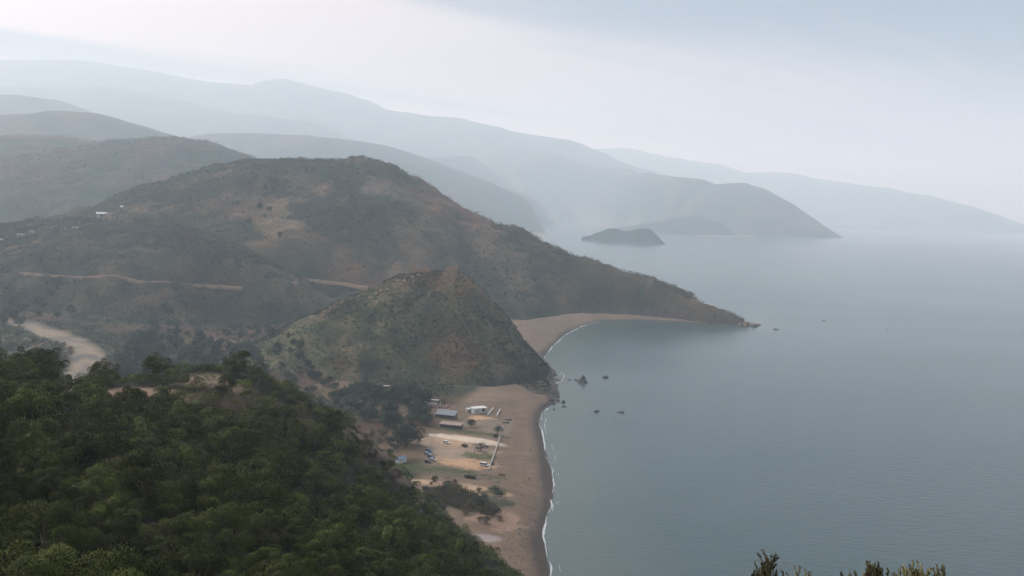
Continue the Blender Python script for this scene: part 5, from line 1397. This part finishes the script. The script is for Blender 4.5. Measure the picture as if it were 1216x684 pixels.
# ------------------------------------------------------------------ shrub tips in front of the camera, lower right
M_near = leaf_mat("near_shrub_leaves", (0.07, 0.08, 0.034), (0.20, 0.18, 0.09))
M_twig = simple("near_twigs", (0.12, 0.08, 0.06), 0.85, 0.3, 20)
def near_shrub(tips, Y, label, seed, spread=0.02, dens=46, mat=None):
    """woody shrub rooted on the slope below the frame; its sprigs reach the spots in tips"""
    rr = np.random.default_rng(seed)
    c0 = np.mean([a for a, b in tips]); base = P(c0, 700, Y)
    gz = float(near_h(np.array([base.x]), np.array([base.y]))[0])
    root = Vector((base.x, base.y, gz))
    t = empty("near_shrub", root, 0, label, "shrub")
    stems, LV, LF, LT, LN = [], [], [], [], []
    o_ = 0
    for a, b in tips:
        yy = Y + rr.uniform(-.15, .15)
        tip = np.array(P(a, b + 13, yy)) - np.array(root)
        mid = tip * .55 + rr.normal(size=3) * np.array((.07, .07, .05))
        knee = np.array((tip[0] * .3, tip[1] * .3, tip[2] * .25))
        stems.append(tube([(0, 0, -.3), knee, mid, tip * .85 + mid * .15 * .0, tip], [.022, .016, .010, .005, .002], 6))
        # sprigs on the upper part
        for k in range(16):
            f = rr.uniform(.86, 1.0) if k else 1.0
            q0 = mid + (tip - mid) * ((f - .55) / .45 if f > .55 else 0)
            dr = unit((np.array((0, 0, 1.0)) + rr.normal(size=3) * (.15 if k == 0 else .38))[None])[0]
            ln = rr.uniform(.05, .12) + spread * .6
            if k == 0: q0 = tip - dr * ln
            stems.append(tube([q0, q0 + dr * ln], [.003, .001], 4))
            n = int(dens * ln / .12)
            u = rr.random(n)
            pp = q0 + dr * (u * ln)[:, None]
            side = rr.normal(size=(n, 3)); D = dr * 1.2 + unit(side) * .55
            V, F = blades(pp, D, rr.uniform(.018, .034, n), rr.uniform(.005, .009, n), rr)
            LV.append(V); LF.append(F + o_); o_ += len(V); LT.append(np.repeat(np.clip(.35 + .4 * u + .2 * rr.normal(size=n), 0, 1), 4))
            LN.append(np.repeat(unit(unit(side) * .6 + np.array((0, 0, .5))), 4, 0))
    V, F = join(stems); mesh_np("stems", V, F, M_twig, t, None, True)
    mesh_np("leaves", np.concatenate(LV), np.concatenate(LF), mat or M_near, t, np.repeat(np.concatenate(LT)[:, None], 3, 1), nrm=np.concatenate(LN))
    return t
near_shrub([(886, 677), (893, 680), (903, 672), (908, 667), (913, 664), (916, 657.5), (911, 671), (899, 683), (918, 674)], 6.0, "spiky green shrub tip at the bottom edge, tallest and leftmost of those before the sea", 1, dens=60)
near_shrub([(933, 680), (947, 674), (949, 679), (956, 673), (953, 682)], 6.3, "thin reddish sprigs at the bottom edge right of the tallest shrub tip", 2, dens=36)
near_shrub([(1028, 678), (1033, 674.5), (1037, 673), (1042, 673.5), (1047, 676), (1052, 681), (1024, 682), (1036, 678), (1044, 680)], 5.8, "rounded dense shrub top in the middle of the bottom right edge", 3, spread=.03, dens=80)
near_shrub([(1007, 681), (1004, 684)], 6.2, "single faint twig left of the rounded shrub top at the bottom edge", 4, dens=30)
near_shrub([(1070, 676), (1077, 673), (1084, 669), (1089, 667), (1096, 668), (1094, 674), (1100, 679), (1080, 677), (1066, 681)], 6.0, "spreading shrub tip with several fingers near the bottom right corner", 5, spread=.02, dens=70)
near_shrub([(1112, 679), (1116, 675), (1121, 677), (1118, 681)], 6.2, "small shrub tip rightmost along the bottom edge", 6, dens=56)

# ------------------------------------------------------------------ litter of the flat and the strand
def scatter_px(poly, n, seed, zr=3.5):
    return [(x, y, s) for x, y, s in fill_px(poly, n, zr, seed, 0.6, (0.3, 1.0))]
it = []
for poly, n, sd in (([(470,552),(530,556),(585,566),(600,575),(585,578),(530,570),(470,562)], 160, 1), ([(556,532),(592,530),(582,556),(556,550)], 90, 2), ([(505,500),(600,506),(598,516),(520,512)], 80, 3), ([(578,578),(600,580),(604,590),(588,592)], 60, 4), ([(595,540),(612,540),(606,572),(590,572)], 26, 5), ([(500,515),(512,512),(516,560),(500,560)], 50, 6), ([(540,478),(585,476),(596,484),(560,486)], 50, 7)):
    it += [(x, y, float(land_h(x, y)[0]) - .05, s * .8) for x, y, s in scatter_px(poly, n, 200 + sd)]
stuff_mesh("weeds", it, M_scrub, 22, 0.9, (0.25, 0.5), (0.1, 0.2), 210, "weeds and tufts on the verges of the car park and the beach", 0.6, (0.6, 0.25))
rr = np.random.default_rng(77)
V, F, k = [], [], 0
for _ in range(420):
    u = rr.random(); i = int(u * (len(coast_near) - 1))
    a = rr.uniform(485, 680); bx = np.interp(a, [484, 490, 505, 525, 550, 575, 590, 610, 640, 660, 684], [652, 643, 641, 645, 652, 658, 657, 650, 645, 648, 655]) - (abs(rr.normal()) * 22 + 5 if rr.random() < .6 else rr.uniform(14, 60))
    p = G(bx, a, 2.0); z = float(land_h(p.x, p.y)[0])
    L, w, an = rr.uniform(.3, 1.3), rr.uniform(.08, .3), rr.uniform(0, 3.14)
    ca, sa = math.cos(an), math.sin(an)
    for dx, dy, dz in ((-L, -w, .02), (L, -w, .02), (L, w, .02), (-L, w, .02), (-L * .8, -w * .6, .2), (L * .8, -w * .6, .2), (L * .8, w * .6, .2), (-L * .8, w * .6, .2)):
        V.append((p.x + (dx * ca - dy * sa) * .5, p.y + (dx * sa + dy * ca) * .5, z + dz))
    for f in ((4, 5, 6, 7), (0, 1, 5, 4), (1, 2, 6, 5), (2, 3, 7, 6), (3, 0, 4, 7)): F.append([k + q for q in f])
    k += 8
tag(mesh_np("driftwood", V, F, M_wood), "scattered weed and driftwood on the near beach", kind="stuff")
